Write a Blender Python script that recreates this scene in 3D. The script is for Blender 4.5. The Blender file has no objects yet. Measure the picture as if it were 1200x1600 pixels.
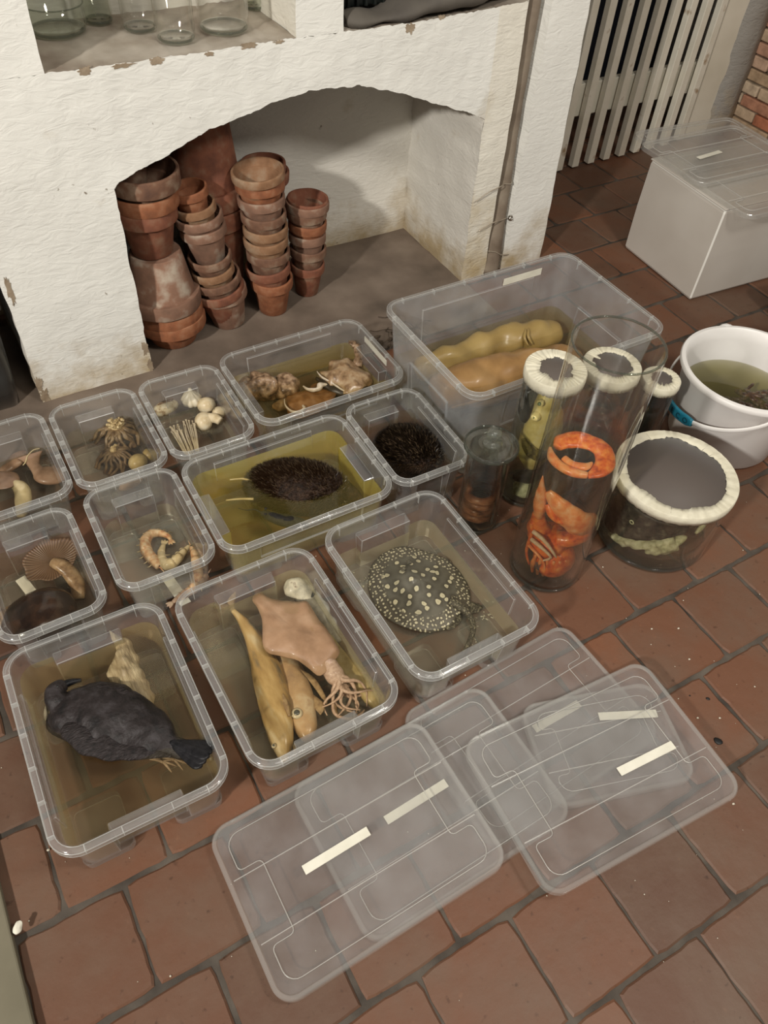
import bpy, bmesh, math, random
from mathutils import Vector, Matrix, noise, Euler
S = bpy.context.scene
COL = S.collection
PI = math.pi
R = math.radians

# ------------------------------------------------------------------ camera, world, lights, exposure
cd = bpy.data.cameras.new('camera')
cam = bpy.data.objects.new('camera', cd)
COL.objects.link(cam)
r_ = Vector((0.86525098, -0.49857229, 0.05259668))
u_ = Vector((0.34618404, 0.67005967, 0.65664042))
w_ = Vector((0.36262563, 0.54995064, -0.75236756))
m = Matrix((r_, u_, -w_)).transposed().to_4x4()
m.translation = Vector((0, 0, 1.3525))
cam.matrix_world = m
cd.sensor_fit = 'VERTICAL'
cd.sensor_height = 36.0
cd.sensor_width = 27.0
cd.lens = 1226.6 / 1600 * 36
cd.clip_start = 0.02
S.camera = cam

wd = bpy.data.worlds.new('world')
S.world = wd
wd.use_nodes = True
wd.node_tree.nodes['Background'].inputs[0].default_value = (1.0, 0.93, 0.84, 1)
wd.node_tree.nodes['Background'].inputs[1].default_value = 0.23

def area(name, loc, target, size, power, col):
    l = bpy.data.lights.new(name, 'AREA')
    l.shape = 'DISK'
    l.size = size
    l.energy = power
    l.color = col
    o = bpy.data.objects.new(name, l)
    COL.objects.link(o)
    o.location = loc
    o.rotation_euler = (Vector(target) - Vector(loc)).to_track_quat('-Z', 'Y').to_euler()
    return o
area('ceiling_lamp', (-2.5, -0.58, 2.56), (0.8, 1.3, 0.2), 0.22, 137, (1.0, 0.955, 0.885))
area('ceiling_lamp', (1.25, -0.45, 2.3), (1.1, 0.9, 0.1), 0.4, 30, (1.0, 0.955, 0.88))
area('ceiling_lamp', (0.4, 0.1, 2.6), (0.5, 0.9, 0.0), 0.5, 7, (1.0, 0.94, 0.85))

S.view_settings.view_transform = 'Standard'
S.view_settings.look = 'None'
S.view_settings.gamma = 1
S.view_settings.use_curve_mapping = False
S.view_settings.exposure = 0.0
cy = S.cycles
cy.max_bounces = 10
cy.diffuse_bounces = 3
cy.glossy_bounces = 3
cy.transmission_bounces = 6
cy.transparent_max_bounces = 48
cy.volume_bounces = 0
cy.caustics_reflective = False
cy.caustics_refractive = False
cy.sample_clamp_indirect = 3
cy.use_denoising = True

# ------------------------------------------------------------------ helpers
def tag(o, label=None, cat=None, group=None, kind=None):
    if label: o['label'] = label
    if cat: o['category'] = cat
    if group: o['group'] = group
    if kind: o['kind'] = kind
    return o

XF = {}
def thing(name, label, cat, loc=(0, 0, 0), rz=0, group=None, rot=None):
    o = bpy.data.objects.new(name, None)
    COL.objects.link(o)
    o.empty_display_size = 0.02
    o.location = loc
    o.rotation_euler = rot if rot else (0, 0, rz)
    XF[o.name] = Matrix.Translation(Vector(loc)) @ Euler(o.rotation_euler).to_matrix().to_4x4()
    return tag(o, label, cat, group)

def obj(name, bm, mats, parent=None, world=False, smooth=True, mods=None, normals=True):
    """link bm as one mesh; world=True: the vertices are in world space"""
    if normals:
        bmesh.ops.recalc_face_normals(bm, faces=bm.faces)
    loc = None
    if parent is not None and world:
        bmesh.ops.transform(bm, matrix=XF[parent.name].inverted(), verts=bm.verts)
    elif parent is None and world:
        xs = [v.co for v in bm.verts]
        cx = sum(v.x for v in xs) / len(xs); cyy = sum(v.y for v in xs) / len(xs); cz = min(v.z for v in xs)
        loc = Vector((cx, cyy, cz))
        bmesh.ops.translate(bm, vec=-loc, verts=bm.verts)
    me = bpy.data.meshes.new(name)
    bm.to_mesh(me)
    bm.free()
    if not isinstance(mats, (list, tuple)): mats = [mats]
    for k in mats: me.materials.append(k)
    if smooth:
        me.polygons.foreach_set('use_smooth', [True] * len(me.polygons))
    o = bpy.data.objects.new(name, me)
    COL.objects.link(o)
    if parent is not None:
        o.parent = parent
        XF[o.name] = XF.get(parent.name, Matrix())
    if loc is not None: o.location = loc
    if parent is None: XF[o.name] = Matrix.Translation(loc) if loc is not None else Matrix()
    for k in (mods or []):
        md = o.modifiers.new(k[0], k[0])
        for a, b in k[1].items(): setattr(md, a, b)
    return o

def sharp(o, ang=35):
    o.data.set_sharp_from_angle(angle=R(ang))
    return o

def box(bm, c, s, rz=0, mi=0, rot=None):
    M = Matrix.Translation(Vector(c)) @ (rot.to_matrix().to_4x4() if rot else Matrix.Rotation(rz, 4, 'Z')) @ Matrix.Diagonal((s[0], s[1], s[2], 1))
    r = bmesh.ops.create_cube(bm, size=1, matrix=M)
    for v in r['verts']:
        for f in v.link_faces: f.material_index = mi

def ring_faces(bm, A, B, mi=0):
    n = len(A)
    for i in range(n):
        try:
            f = bm.faces.new((A[i], A[(i + 1) % n], B[(i + 1) % n], B[i]))
            f.material_index = mi
        except ValueError: pass

def loft(bm, secs, cap0=True, cap1=True, mi=0):
    rings = [[bm.verts.new(p) for p in s] for s in secs]
    for a, b in zip(rings, rings[1:]): ring_faces(bm, a, b, mi)
    if cap0:
        f = bm.faces.new(rings[0]); f.material_index = mi
    if cap1:
        f = bm.faces.new(rings[-1]); f.material_index = mi
    return rings

def lathe(bm, prof, n=48, c=(0, 0, 0), close=False, mi=0, wob=0):
    rings = []
    for (r, z) in prof:
        if r <= 1e-6: rings.append([bm.verts.new((c[0], c[1], c[2] + z))])
        else: rings.append([bm.verts.new((c[0] + r * math.cos(2 * PI * i / n), c[1] + r * math.sin(2 * PI * i / n), c[2] + z)) for i in range(n)])
    prs = list(zip(rings, rings[1:]))
    if close: prs.append((rings[-1], rings[0]))
    for A, B in prs:
        for i in range(n):
            j = (i + 1) % n
            if len(A) == 1 and len(B) == 1: continue
            if len(A) == 1: f = bm.faces.new((A[0], B[j], B[i]))
            elif len(B) == 1: f = bm.faces.new((A[i], A[j], B[0]))
            else: f = bm.faces.new((A[i], A[j], B[j], B[i]))
            f.material_index = mi

def rrect(hx, hy, r, z, n=6):
    pts = []
    for (cx, cyy, a0) in ((hx - r, hy - r, 0), (-(hx - r), hy - r, 90), (-(hx - r), -(hy - r), 180), (hx - r, -(hy - r), 270)):
        for i in range(n + 1):
            a = R(a0 + 90 * i / n)
            pts.append(Vector((cx + r * math.cos(a), cyy + r * math.sin(a), z)))
    return pts

def cat(pts, per=6):
    """Catmull-Rom through tuples of any length"""
    P = [tuple(p) for p in pts]
    out = []
    n = len(P)
    for i in range(n - 1):
        p0 = P[max(i - 1, 0)]; p1 = P[i]; p2 = P[i + 1]; p3 = P[min(i + 2, n - 1)]
        for k in range(per):
            t = k / per
            out.append(tuple(0.5 * (2 * b + (c - a) * t + (2 * a - 5 * b + 4 * c - d) * t * t + (-a + 3 * b - 3 * c + d) * t ** 3) for a, b, c, d in zip(p0, p1, p2, p3)))
    out.append(P[-1])
    return out

def sweep(bm, pts, per=6, seg=16, amp=0.0, fs=30, seed=0, mi=0, upv=(0, 0, 1), power=1.0, groove=0, sm=True):
    """pts: (x,y,z,a,b): a = half width sideways, b = half height"""
    P = cat(pts, per) if sm else [tuple(p) for p in pts]
    secs = []
    n = len(P)
    for i, p in enumerate(P):
        c = Vector(p[:3])
        t = Vector(P[min(i + 1, n - 1)][:3]) - Vector(P[max(i - 1, 0)][:3])
        if t.length < 1e-9: t = Vector((1, 0, 0))
        t.normalize()
        up = Vector(upv)
        s = t.cross(up)
        if s.length < 1e-3: s = t.cross(Vector((0, 1, 0)))
        s.normalize()
        u = s.cross(t)
        a, b = max(p[3], 2e-4), max(p[4], 2e-4)
        ring = []
        for k in range(seg):
            th = 2 * PI * k / seg
            cc, ss = math.cos(th), math.sin(th)
            if power != 1.0:
                cc = math.copysign(abs(cc) ** power, cc); ss = math.copysign(abs(ss) ** power, ss)
            q = c + s * (a * cc) + u * (b * ss)
            if amp:
                nv = noise.noise(q * fs + Vector((seed * 7.3, seed * 1.7, 0)))
                q += (q - c).normalized() * nv * amp * min(1, min(a, b) / 0.01 + .2)
            if groove:
                q = c + (q - c) * (1 - groove * (0.5 + 0.5 * math.cos(2 * PI * i / 3)))
            ring.append(q)
        secs.append(ring)
    return loft(bm, secs, mi=mi)

def blob(bm, c, rad, amp=0.15, fs=25, seed=0, rot=(0, 0, 0), sub=3, mi=0, squash=0):
    M = Euler(rot).to_matrix()
    res = bmesh.ops.create_icosphere(bm, subdivisions=sub, radius=1)
    for v in res['verts']:
        d = v.co.copy()
        nv = noise.noise(Vector((d.x * rad[0], d.y * rad[1], d.z * rad[2])) * fs + Vector((seed * 3.1, seed * 5.7, seed)))
        q = Vector((d.x * rad[0], d.y * rad[1], d.z * rad[2])) * (1 + amp * nv)
        if squash and q.z < 0: q.z *= squash
        v.co = M @ q + Vector(c)
        for f in v.link_faces: f.material_index = mi

def sheet(bm, c, rx, ry, th=0.004, wave=0.006, fs=25, dome=0.0, seed=0, rot=(0, 0, 0), nr=9, na=40, edge=0.12, curl=0.0, mi=0, under=None):
    """wavy round sheet with thickness, outline irregular, edge can curl"""
    M = Euler(rot).to_matrix()
    def P(i, k, side):
        rr = i / nr
        a = 2 * PI * k / na
        o = 1 + edge * noise.noise(Vector((math.cos(a) * 1.6, math.sin(a) * 1.6, seed * 4.1))) * 1.8
        x = rr * rx * math.cos(a) * o; y = rr * ry * math.sin(a) * o
        z = dome * (1 - rr * rr) + wave * rr * noise.noise(Vector((x * fs, y * fs, seed * 2.3))) * 2 + curl * max(0, rr - 0.6) ** 2 * 6
        t = th * (1 - 0.8 * rr ** 3) / 2
        return M @ Vector((x, y, z + side * t)) + Vector(c)
    tops = []
    for side in (1, -1):
        cen = bm.verts.new(P(0, 0, side))
        rings = [[bm.verts.new(P(i, k, side)) for k in range(na)] for i in range(1, nr + 1)]
        mm = mi if side == 1 or under is None else under
        for k in range(na):
            f = bm.faces.new((cen, rings[0][k], rings[0][(k + 1) % na])); f.material_index = mm
        for a, b in zip(rings, rings[1:]): ring_faces(bm, a, b, mm)
        tops.append(rings[-1])
    ring_faces(bm, tops[0], tops[1], mi)

# ------------------------------------------------------------------ materials
def newmat(name):
    k = bpy.data.materials.new(name)
    k.use_nodes = True
    nt = k.node_tree
    nt.nodes.clear()
    out = nt.nodes.new('ShaderNodeOutputMaterial')
    return k, nt, out
def N(nt, t, **kw):
    n = nt.nodes.new(t)
    for a, b in kw.items():
        if a in n.inputs.keys() if isinstance(a, str) else False: n.inputs[a].default_value = b
        else: setattr(n, a, b)
    return n
def L(nt, a, b): nt.links.new(a, b)
def c4(c): return (c[0], c[1], c[2], 1)

def ramp(nt, fac, stops):
    n = nt.nodes.new('ShaderNodeValToRGB')
    e = n.color_ramp.elements
    while len(e) < len(stops): e.new(0.5)
    for i, (p, c) in enumerate(stops):
        e[i].position = p; e[i].color = c4(c)
    L(nt, fac, n.inputs[0])
    return n.outputs[0]

OS = 1.0
def org(name, cols, scale=20, rough=0.5, bump=0.3, detail=4, spec=0.5, bscale=None, stretch=None, dist=0.0, coat=0.0, voro=None, bd=0.002, pos=None):
    bscale = (bscale or scale * 3) * (OS * .75 if OS > 1 else 1); scale *= OS
    if OS > 3: coat *= .35; spec *= .55
    k, nt, out = newmat(name)
    b = N(nt, 'ShaderNodeBsdfPrincipled')
    tc = N(nt, 'ShaderNodeTexCoord')
    mp = N(nt, 'ShaderNodeMapping')
    if stretch: mp.inputs['Scale'].default_value = stretch
    L(nt, tc.outputs['Object'], mp.inputs[0])
    nz = N(nt, 'ShaderNodeTexNoise')
    nz.inputs['Scale'].default_value = scale; nz.inputs['Detail'].default_value = detail; nz.inputs['Distortion'].default_value = dist
    L(nt, mp.outputs[0], nz.inputs['Vector'])
    n = len(cols)
    st = pos or [0.3 + 0.4 * i / max(1, n - 1) for i in range(n)]
    L(nt, ramp(nt, nz.outputs[0], list(zip(st, cols))), b.inputs['Base Color'])
    b.inputs['Roughness'].default_value = rough
    b.inputs['Specular IOR Level'].default_value = spec
    b.inputs['Coat Weight'].default_value = coat
    b.inputs['Coat Roughness'].default_value = 0.15
    if bump:
        if voro:
            n2 = N(nt, 'ShaderNodeTexVoronoi'); n2.inputs['Scale'].default_value = voro
            src = n2.outputs['Distance']
        else:
            n2 = N(nt, 'ShaderNodeTexNoise'); n2.inputs['Scale'].default_value = bscale; n2.inputs['Detail'].default_value = 5
            src = n2.outputs[0]
        L(nt, mp.outputs[0], n2.inputs['Vector'])
        bp = N(nt, 'ShaderNodeBump'); bp.inputs['Strength'].default_value = bump; bp.inputs['Distance'].default_value = bd
        L(nt, src, bp.inputs['Height']); L(nt, bp.outputs[0], b.inputs['Normal'])
    L(nt, b.outputs[0], out.inputs[0])
    return k

def plain(name, c, rough=0.5, spec=0.5, metal=0):
    k, nt, out = newmat(name)
    b = N(nt, 'ShaderNodeBsdfPrincipled')
    b.inputs['Base Color'].default_value = c4(c); b.inputs['Roughness'].default_value = rough
    b.inputs['Specular IOR Level'].default_value = spec; b.inputs['Metallic'].default_value = metal
    L(nt, b.outputs[0], out.inputs[0])
    return k

def clear(name, tint=(0.97, 0.97, 0.96), haze=0.1, hazecol=(0.75, 0.76, 0.76), rough=0.12, ior=1.45, glossy=1.0, vol=None, voldens=0, side=None, dirt=0.0):
    """thin clear plastic, glass or the skin of a liquid: straight-through light, a milky share and a fresnel sheen"""
    k, nt, out = newmat(name)
    tr = N(nt, 'ShaderNodeBsdfTransparent'); tr.inputs[0].default_value = c4(tint)
    df = N(nt, 'ShaderNodeBsdfDiffuse'); df.inputs[0].default_value = c4(hazecol)
    tl = N(nt, 'ShaderNodeBsdfTranslucent'); tl.inputs[0].default_value = c4(hazecol)
    mt = N(nt, 'ShaderNodeMixShader'); mt.inputs[0].default_value = 0.45
    L(nt, df.outputs[0], mt.inputs[1]); L(nt, tl.outputs[0], mt.inputs[2])
    m1 = N(nt, 'ShaderNodeMixShader'); m1.inputs[0].default_value = haze
    if dirt:
        tc = N(nt, 'ShaderNodeTexCoord')
        nz = N(nt, 'ShaderNodeTexNoise'); nz.inputs['Scale'].default_value = 14; nz.inputs['Detail'].default_value = 6
        L(nt, tc.outputs['Object'], nz.inputs['Vector'])
        mr = N(nt, 'ShaderNodeMapRange'); mr.inputs['From Min'].default_value = 0.35; mr.inputs['From Max'].default_value = 0.7
        mr.inputs['To Min'].default_value = haze * (1 - dirt); mr.inputs['To Max'].default_value = haze * (1 + dirt)
        L(nt, nz.outputs[0], mr.inputs['Value']); L(nt, mr.outputs[0], m1.inputs[0])
    if side:
        # paler haze put on upright liquid faces for the light scattered at the wall
        gn = N(nt, 'ShaderNodeNewGeometry'); sp = N(nt, 'ShaderNodeSeparateXYZ'); L(nt, gn.outputs['True Normal'], sp.inputs[0])
        ab = N(nt, 'ShaderNodeMath'); ab.operation = 'ABSOLUTE'; L(nt, sp.outputs[2], ab.inputs[0])
        mr = N(nt, 'ShaderNodeMapRange'); mr.inputs['From Min'].default_value = 0.3; mr.inputs['From Max'].default_value = 0.8
        mr.inputs['To Min'].default_value = side; mr.inputs['To Max'].default_value = haze
        L(nt, ab.outputs[0], mr.inputs['Value']); L(nt, mr.outputs[0], m1.inputs[0])
    L(nt, tr.outputs[0], m1.inputs[1]); L(nt, mt.outputs[0], m1.inputs[2])
    gl = N(nt, 'ShaderNodeBsdfGlossy'); gl.inputs['Roughness'].default_value = rough; gl.inputs[0].default_value = (glossy, glossy, glossy, 1)
    fr = N(nt, 'ShaderNodeFresnel'); fr.inputs['IOR'].default_value = ior
    # fresnel as if always seen from outside, so that back faces do not mirror totally
    ge = N(nt, 'ShaderNodeNewGeometry')
    io = N(nt, 'ShaderNodeMix'); io.data_type = 'FLOAT'
    io.inputs[2].default_value = ior; io.inputs[3].default_value = 1 / ior
    L(nt, ge.outputs['Backfacing'], io.inputs[0]); L(nt, io.outputs[0], fr.inputs['IOR'])
    m2 = N(nt, 'ShaderNodeMixShader')
    L(nt, fr.outputs[0], m2.inputs[0]); L(nt, m1.outputs[0], m2.inputs[1]); L(nt, gl.outputs[0], m2.inputs[2])
    L(nt, m2.outputs[0], out.inputs[0])
    if vol:
        va = N(nt, 'ShaderNodeVolumeAbsorption'); va.inputs['Color'].default_value = c4(vol); va.inputs['Density'].default_value = voldens
        L(nt, va.outputs[0], out.inputs['Volume'])
    return k

# floor tiles: colour per tile from the 'tint' attribute, dusty noise on top
def tile_mat(name, cols, dust, dustmin=0.42, dustmax=0.75, rough=0.55):
    k, nt, out = newmat(name)
    b = N(nt, 'ShaderNodeBsdfPrincipled')
    at = N(nt, 'ShaderNodeAttribute'); at.attribute_name = 'tint'
    base = ramp(nt, at.outputs['Fac'], cols)
    tc = N(nt, 'ShaderNodeTexCoord')
    nz = N(nt, 'ShaderNodeTexNoise'); nz.inputs['Scale'].default_value = 4.5; nz.inputs['Detail'].default_value = 9; nz.inputs['Roughness'].default_value = 0.62
    L(nt, tc.outputs['Object'], nz.inputs['Vector'])
    mr = N(nt, 'ShaderNodeMapRange'); mr.inputs['From Min'].default_value = dustmin; mr.inputs['From Max'].default_value = dustmax
    L(nt, nz.outputs[0], mr.inputs['Value'])
    mx = N(nt, 'ShaderNodeMix'); mx.data_type = 'RGBA'
    L(nt, mr.outputs[0], mx.inputs[0]); L(nt, base, mx.inputs[6]); mx.inputs[7].default_value = c4(dust)
    # small darker specks and scratches
    n2 = N(nt, 'ShaderNodeTexNoise'); n2.inputs['Scale'].default_value = 60; n2.inputs['Detail'].default_value = 6
    L(nt, tc.outputs['Object'], n2.inputs['Vector'])
    sp = ramp(nt, n2.outputs[0], [(0.26, (0.5, 0.47, 0.45)), (0.36, (1, 1, 1)), (0.66, (1.0, 1.0, 1.0)), (0.80, (1.35, 1.3, 1.22))])
    m2 = N(nt, 'ShaderNodeMix'); m2.data_type = 'RGBA'; m2.blend_type = 'MULTIPLY'; m2.inputs[0].default_value = 0.8
    L(nt, mx.outputs[2], m2.inputs[6]); L(nt, sp, m2.inputs[7])
    L(nt, m2.outputs[2], b.inputs['Base Color'])
    b.inputs['Roughness'].default_value = rough
    b.inputs['Specular IOR Level'].default_value = 0.35
    bp = N(nt, 'ShaderNodeBump'); bp.inputs['Strength'].default_value = 0.45; bp.inputs['Distance'].default_value = 0.004
    n3 = N(nt, 'ShaderNodeTexNoise'); n3.inputs['Scale'].default_value = 25; n3.inputs['Detail'].default_value = 8
    L(nt, tc.outputs['Object'], n3.inputs['Vector']); L(nt, n3.outputs[0], bp.inputs['Height']); L(nt, bp.outputs[0], b.inputs['Normal'])
    L(nt, b.outputs[0], out.inputs[0])
    return k

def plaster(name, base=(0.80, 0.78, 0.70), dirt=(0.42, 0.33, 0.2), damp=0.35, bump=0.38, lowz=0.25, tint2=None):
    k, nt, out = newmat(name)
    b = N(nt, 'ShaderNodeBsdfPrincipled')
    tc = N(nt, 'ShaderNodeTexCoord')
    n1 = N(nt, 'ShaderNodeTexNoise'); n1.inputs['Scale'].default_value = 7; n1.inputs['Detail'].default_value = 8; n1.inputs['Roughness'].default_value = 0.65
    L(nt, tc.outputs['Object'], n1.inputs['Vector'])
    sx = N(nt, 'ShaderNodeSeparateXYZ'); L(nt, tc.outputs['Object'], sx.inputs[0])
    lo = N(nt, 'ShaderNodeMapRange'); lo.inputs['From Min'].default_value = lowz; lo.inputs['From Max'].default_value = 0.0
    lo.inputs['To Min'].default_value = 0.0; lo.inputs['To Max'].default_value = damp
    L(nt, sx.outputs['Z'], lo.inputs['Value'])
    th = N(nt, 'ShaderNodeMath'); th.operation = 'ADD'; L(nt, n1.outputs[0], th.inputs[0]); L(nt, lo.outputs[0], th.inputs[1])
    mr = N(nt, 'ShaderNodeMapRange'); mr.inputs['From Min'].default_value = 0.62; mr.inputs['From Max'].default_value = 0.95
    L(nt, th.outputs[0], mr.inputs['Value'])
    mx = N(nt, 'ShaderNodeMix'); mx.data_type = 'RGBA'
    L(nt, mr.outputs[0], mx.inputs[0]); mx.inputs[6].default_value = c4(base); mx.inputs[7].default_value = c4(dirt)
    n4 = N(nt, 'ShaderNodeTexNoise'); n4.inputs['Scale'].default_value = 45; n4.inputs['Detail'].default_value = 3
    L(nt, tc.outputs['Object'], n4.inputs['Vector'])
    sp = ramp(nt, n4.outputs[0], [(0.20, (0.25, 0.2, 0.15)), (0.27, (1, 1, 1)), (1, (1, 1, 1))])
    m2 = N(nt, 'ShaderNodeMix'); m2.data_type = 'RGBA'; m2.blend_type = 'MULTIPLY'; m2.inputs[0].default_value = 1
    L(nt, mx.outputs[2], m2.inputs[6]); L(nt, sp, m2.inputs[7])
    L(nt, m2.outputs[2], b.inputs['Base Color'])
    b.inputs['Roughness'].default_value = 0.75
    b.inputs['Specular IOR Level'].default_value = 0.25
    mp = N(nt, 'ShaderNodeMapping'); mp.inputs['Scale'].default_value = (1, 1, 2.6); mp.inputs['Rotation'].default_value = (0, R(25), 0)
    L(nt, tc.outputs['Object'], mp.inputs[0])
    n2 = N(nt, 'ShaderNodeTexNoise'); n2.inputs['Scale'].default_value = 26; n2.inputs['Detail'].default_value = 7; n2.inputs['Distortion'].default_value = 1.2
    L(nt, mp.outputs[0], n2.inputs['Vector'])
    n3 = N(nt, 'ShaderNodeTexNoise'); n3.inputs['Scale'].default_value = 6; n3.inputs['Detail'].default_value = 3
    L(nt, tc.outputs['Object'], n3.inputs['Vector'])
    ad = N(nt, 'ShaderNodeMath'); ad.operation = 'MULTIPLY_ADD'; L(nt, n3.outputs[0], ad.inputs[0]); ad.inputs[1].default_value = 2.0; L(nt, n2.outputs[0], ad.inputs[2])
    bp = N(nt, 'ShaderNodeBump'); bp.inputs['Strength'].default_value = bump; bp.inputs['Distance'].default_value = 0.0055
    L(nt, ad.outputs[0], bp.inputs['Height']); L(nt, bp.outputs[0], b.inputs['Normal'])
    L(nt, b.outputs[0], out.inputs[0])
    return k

M = {}
M['plaster'] = plaster('white_limewash', base=(0.80, 0.79, 0.735))
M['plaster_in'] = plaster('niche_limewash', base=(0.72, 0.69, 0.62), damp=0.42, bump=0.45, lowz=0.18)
M['plaster_edge'] = plaster('worn_cream_limewash', base=(0.78, 0.745, 0.65), dirt=(0.5, 0.40, 0.24), damp=0.34, bump=0.5, lowz=0.5)
M['bare'] = org('bare_mortar', [(0.22, 0.16, 0.1), (0.4, 0.32, 0.23)], 30, 0.9, 0.8)
M['stoneshelf'] = org('worn_stone_shelf', [(0.22, 0.17, 0.13), (0.36, 0.31, 0.25), (0.5, 0.45, 0.38)], 9, 0.7, 0.5, detail=8)
M['tile'] = tile_mat('terracotta_tile', [(0.0, (0.102, 0.050, 0.030)), (0.35, (0.130, 0.060, 0.034)), (0.7, (0.154, 0.067, 0.036)), (1.0, (0.190, 0.077, 0.038))], (0.135, 0.088, 0.060))
M['mortar'] = org('dark_grey_mortar', [(0.028, 0.021, 0.015), (0.065, 0.052, 0.040), (0.11, 0.09, 0.07)], 14, 0.85, 0.8)
M['hearth'] = org('hearth_and_tile_shade', [(0.10, 0.075, 0.055), (0.16, 0.12, 0.09), (0.22, 0.17, 0.13)], 7, 0.75, 0.3, detail=8)
M['whitepaint'] = org('cream_gloss_paint', [(0.62, 0.58, 0.47), (0.74, 0.70, 0.59)], 6, 0.45, 0.15)
M['paintwear'] = org('cream_worn_paint', [(0.66, 0.62, 0.51), (0.72, 0.68, 0.58), (0.35, 0.25, 0.15)], 18, 0.5, 0.3, pos=[0.3, 0.66, 0.76])
M['dark'] = plain('navy_unlit_space', (0.006, 0.008, 0.014), 0.6)  # darkness of the unlit space behind the gate, as a surface colour
M['black'] = plain('black_gloss', (0.008, 0.010, 0.009), 0.25)
M['bag'] = org('grey_brown_cloth', [(0.07, 0.06, 0.05), (0.12, 0.105, 0.085)], 12, 0.8, 0.4)
M['greyplaster'] = plaster('grey_plaster', base=(0.30, 0.28, 0.25), bump=0.8)

M['tub'] = clear('clear_plastic', haze=0.082, hazecol=(0.80, 0.82, 0.84), dirt=0.35, rough=0.16)
M['tubedge'] = clear('clear_plastic_edge', haze=0.34, hazecol=(0.92, 0.92, 0.9), rough=0.2)
M['rim'] = clear('clear_plastic_rim', haze=0.13, hazecol=(0.92, 0.93, 0.93), rough=0.10)
M['rib'] = clear('clear_plastic_rib', haze=0.50, hazecol=(0.95, 0.95, 0.93), rough=0.2)
M['bigtub'] = clear('milky_plastic', haze=0.18, hazecol=(0.80, 0.84, 0.88), dirt=0.3, rough=0.18)
M['lid'] = clear('lid_plastic', haze=0.125, hazecol=(0.80, 0.79, 0.79), dirt=0.35, rough=0.2)
M['lidrim'] = clear('lid_rim_plastic', haze=0.17, hazecol=(0.9, 0.89, 0.86), rough=0.14)
M['ridge'] = clear('lid_ridge_plastic', haze=0.42, hazecol=(0.95, 0.93, 0.88), rough=0.2)
M['tape'] = org('cream_paper_tape', [(0.66, 0.63, 0.52), (0.76, 0.73, 0.62)], 30, 0.8, 0.2)
M['glass'] = clear('clear_glass', tint=(0.975, 0.975, 0.965), haze=0.010, hazecol=(0.8, 0.8, 0.78), rough=0.02, ior=1.5)
M['glassedge'] = clear('glass_edge', tint=(0.60, 0.62, 0.57), haze=0.05, hazecol=(0.7, 0.72, 0.66), rough=0.03, ior=1.5)
M['smokeglass'] = clear('greenish_glass', tint=(0.92, 0.93, 0.90), haze=0.012, hazecol=(0.7, 0.72, 0.66), rough=0.02, ior=1.5)
M['glass_plate'] = clear('grey_glare_plate', tint=(0.7, 0.68, 0.64), haze=0.72, hazecol=(0.24, 0.20, 0.175), rough=0.6, glossy=.6)  # reflection and condensation on the glass plate, put in as grey haze
M['cover'] = org('cream_pleated_paper', [(0.60, 0.555, 0.42), (0.71, 0.67, 0.53)], 40, 0.7, 0.7, bscale=70)
OS = 2.6
M['terra'] = [
    org('terracotta_orange', [(0.19, 0.07, 0.032), (0.29, 0.105, 0.045), (0.36, 0.17, 0.09)], 14, 0.8, 0.3, detail=8),
    org('terracotta_red', [(0.15, 0.055, 0.032), (0.23, 0.082, 0.043), (0.28, 0.16, 0.10)], 11, 0.8, 0.35, detail=8),
    org('terracotta_brown', [(0.11, 0.055, 0.035), (0.19, 0.095, 0.056), (0.32, 0.23, 0.16)], 10, 0.85, 0.4, detail=8),
    org('terracotta_buff', [(0.21, 0.105, 0.05), (0.29, 0.155, 0.08), (0.36, 0.25, 0.16)], 12, 0.85, 0.35, detail=8),
    org('terracotta_limey', [(0.16, 0.09, 0.06), (0.26, 0.14, 0.09), (0.44, 0.36, 0.28)], 7, 0.9, 0.5, detail=9, pos=[0.3, 0.52, 0.68]),
]
OS = 1.0
def liquid(name, col, dens, turb=0.10, tcol=None, surf=(0.96, 0.95, 0.9), side=None):
    return clear(name, tint=surf, haze=turb, hazecol=tcol or col, rough=0.03, ior=1.33, vol=col, voldens=dens, side=side)
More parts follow.
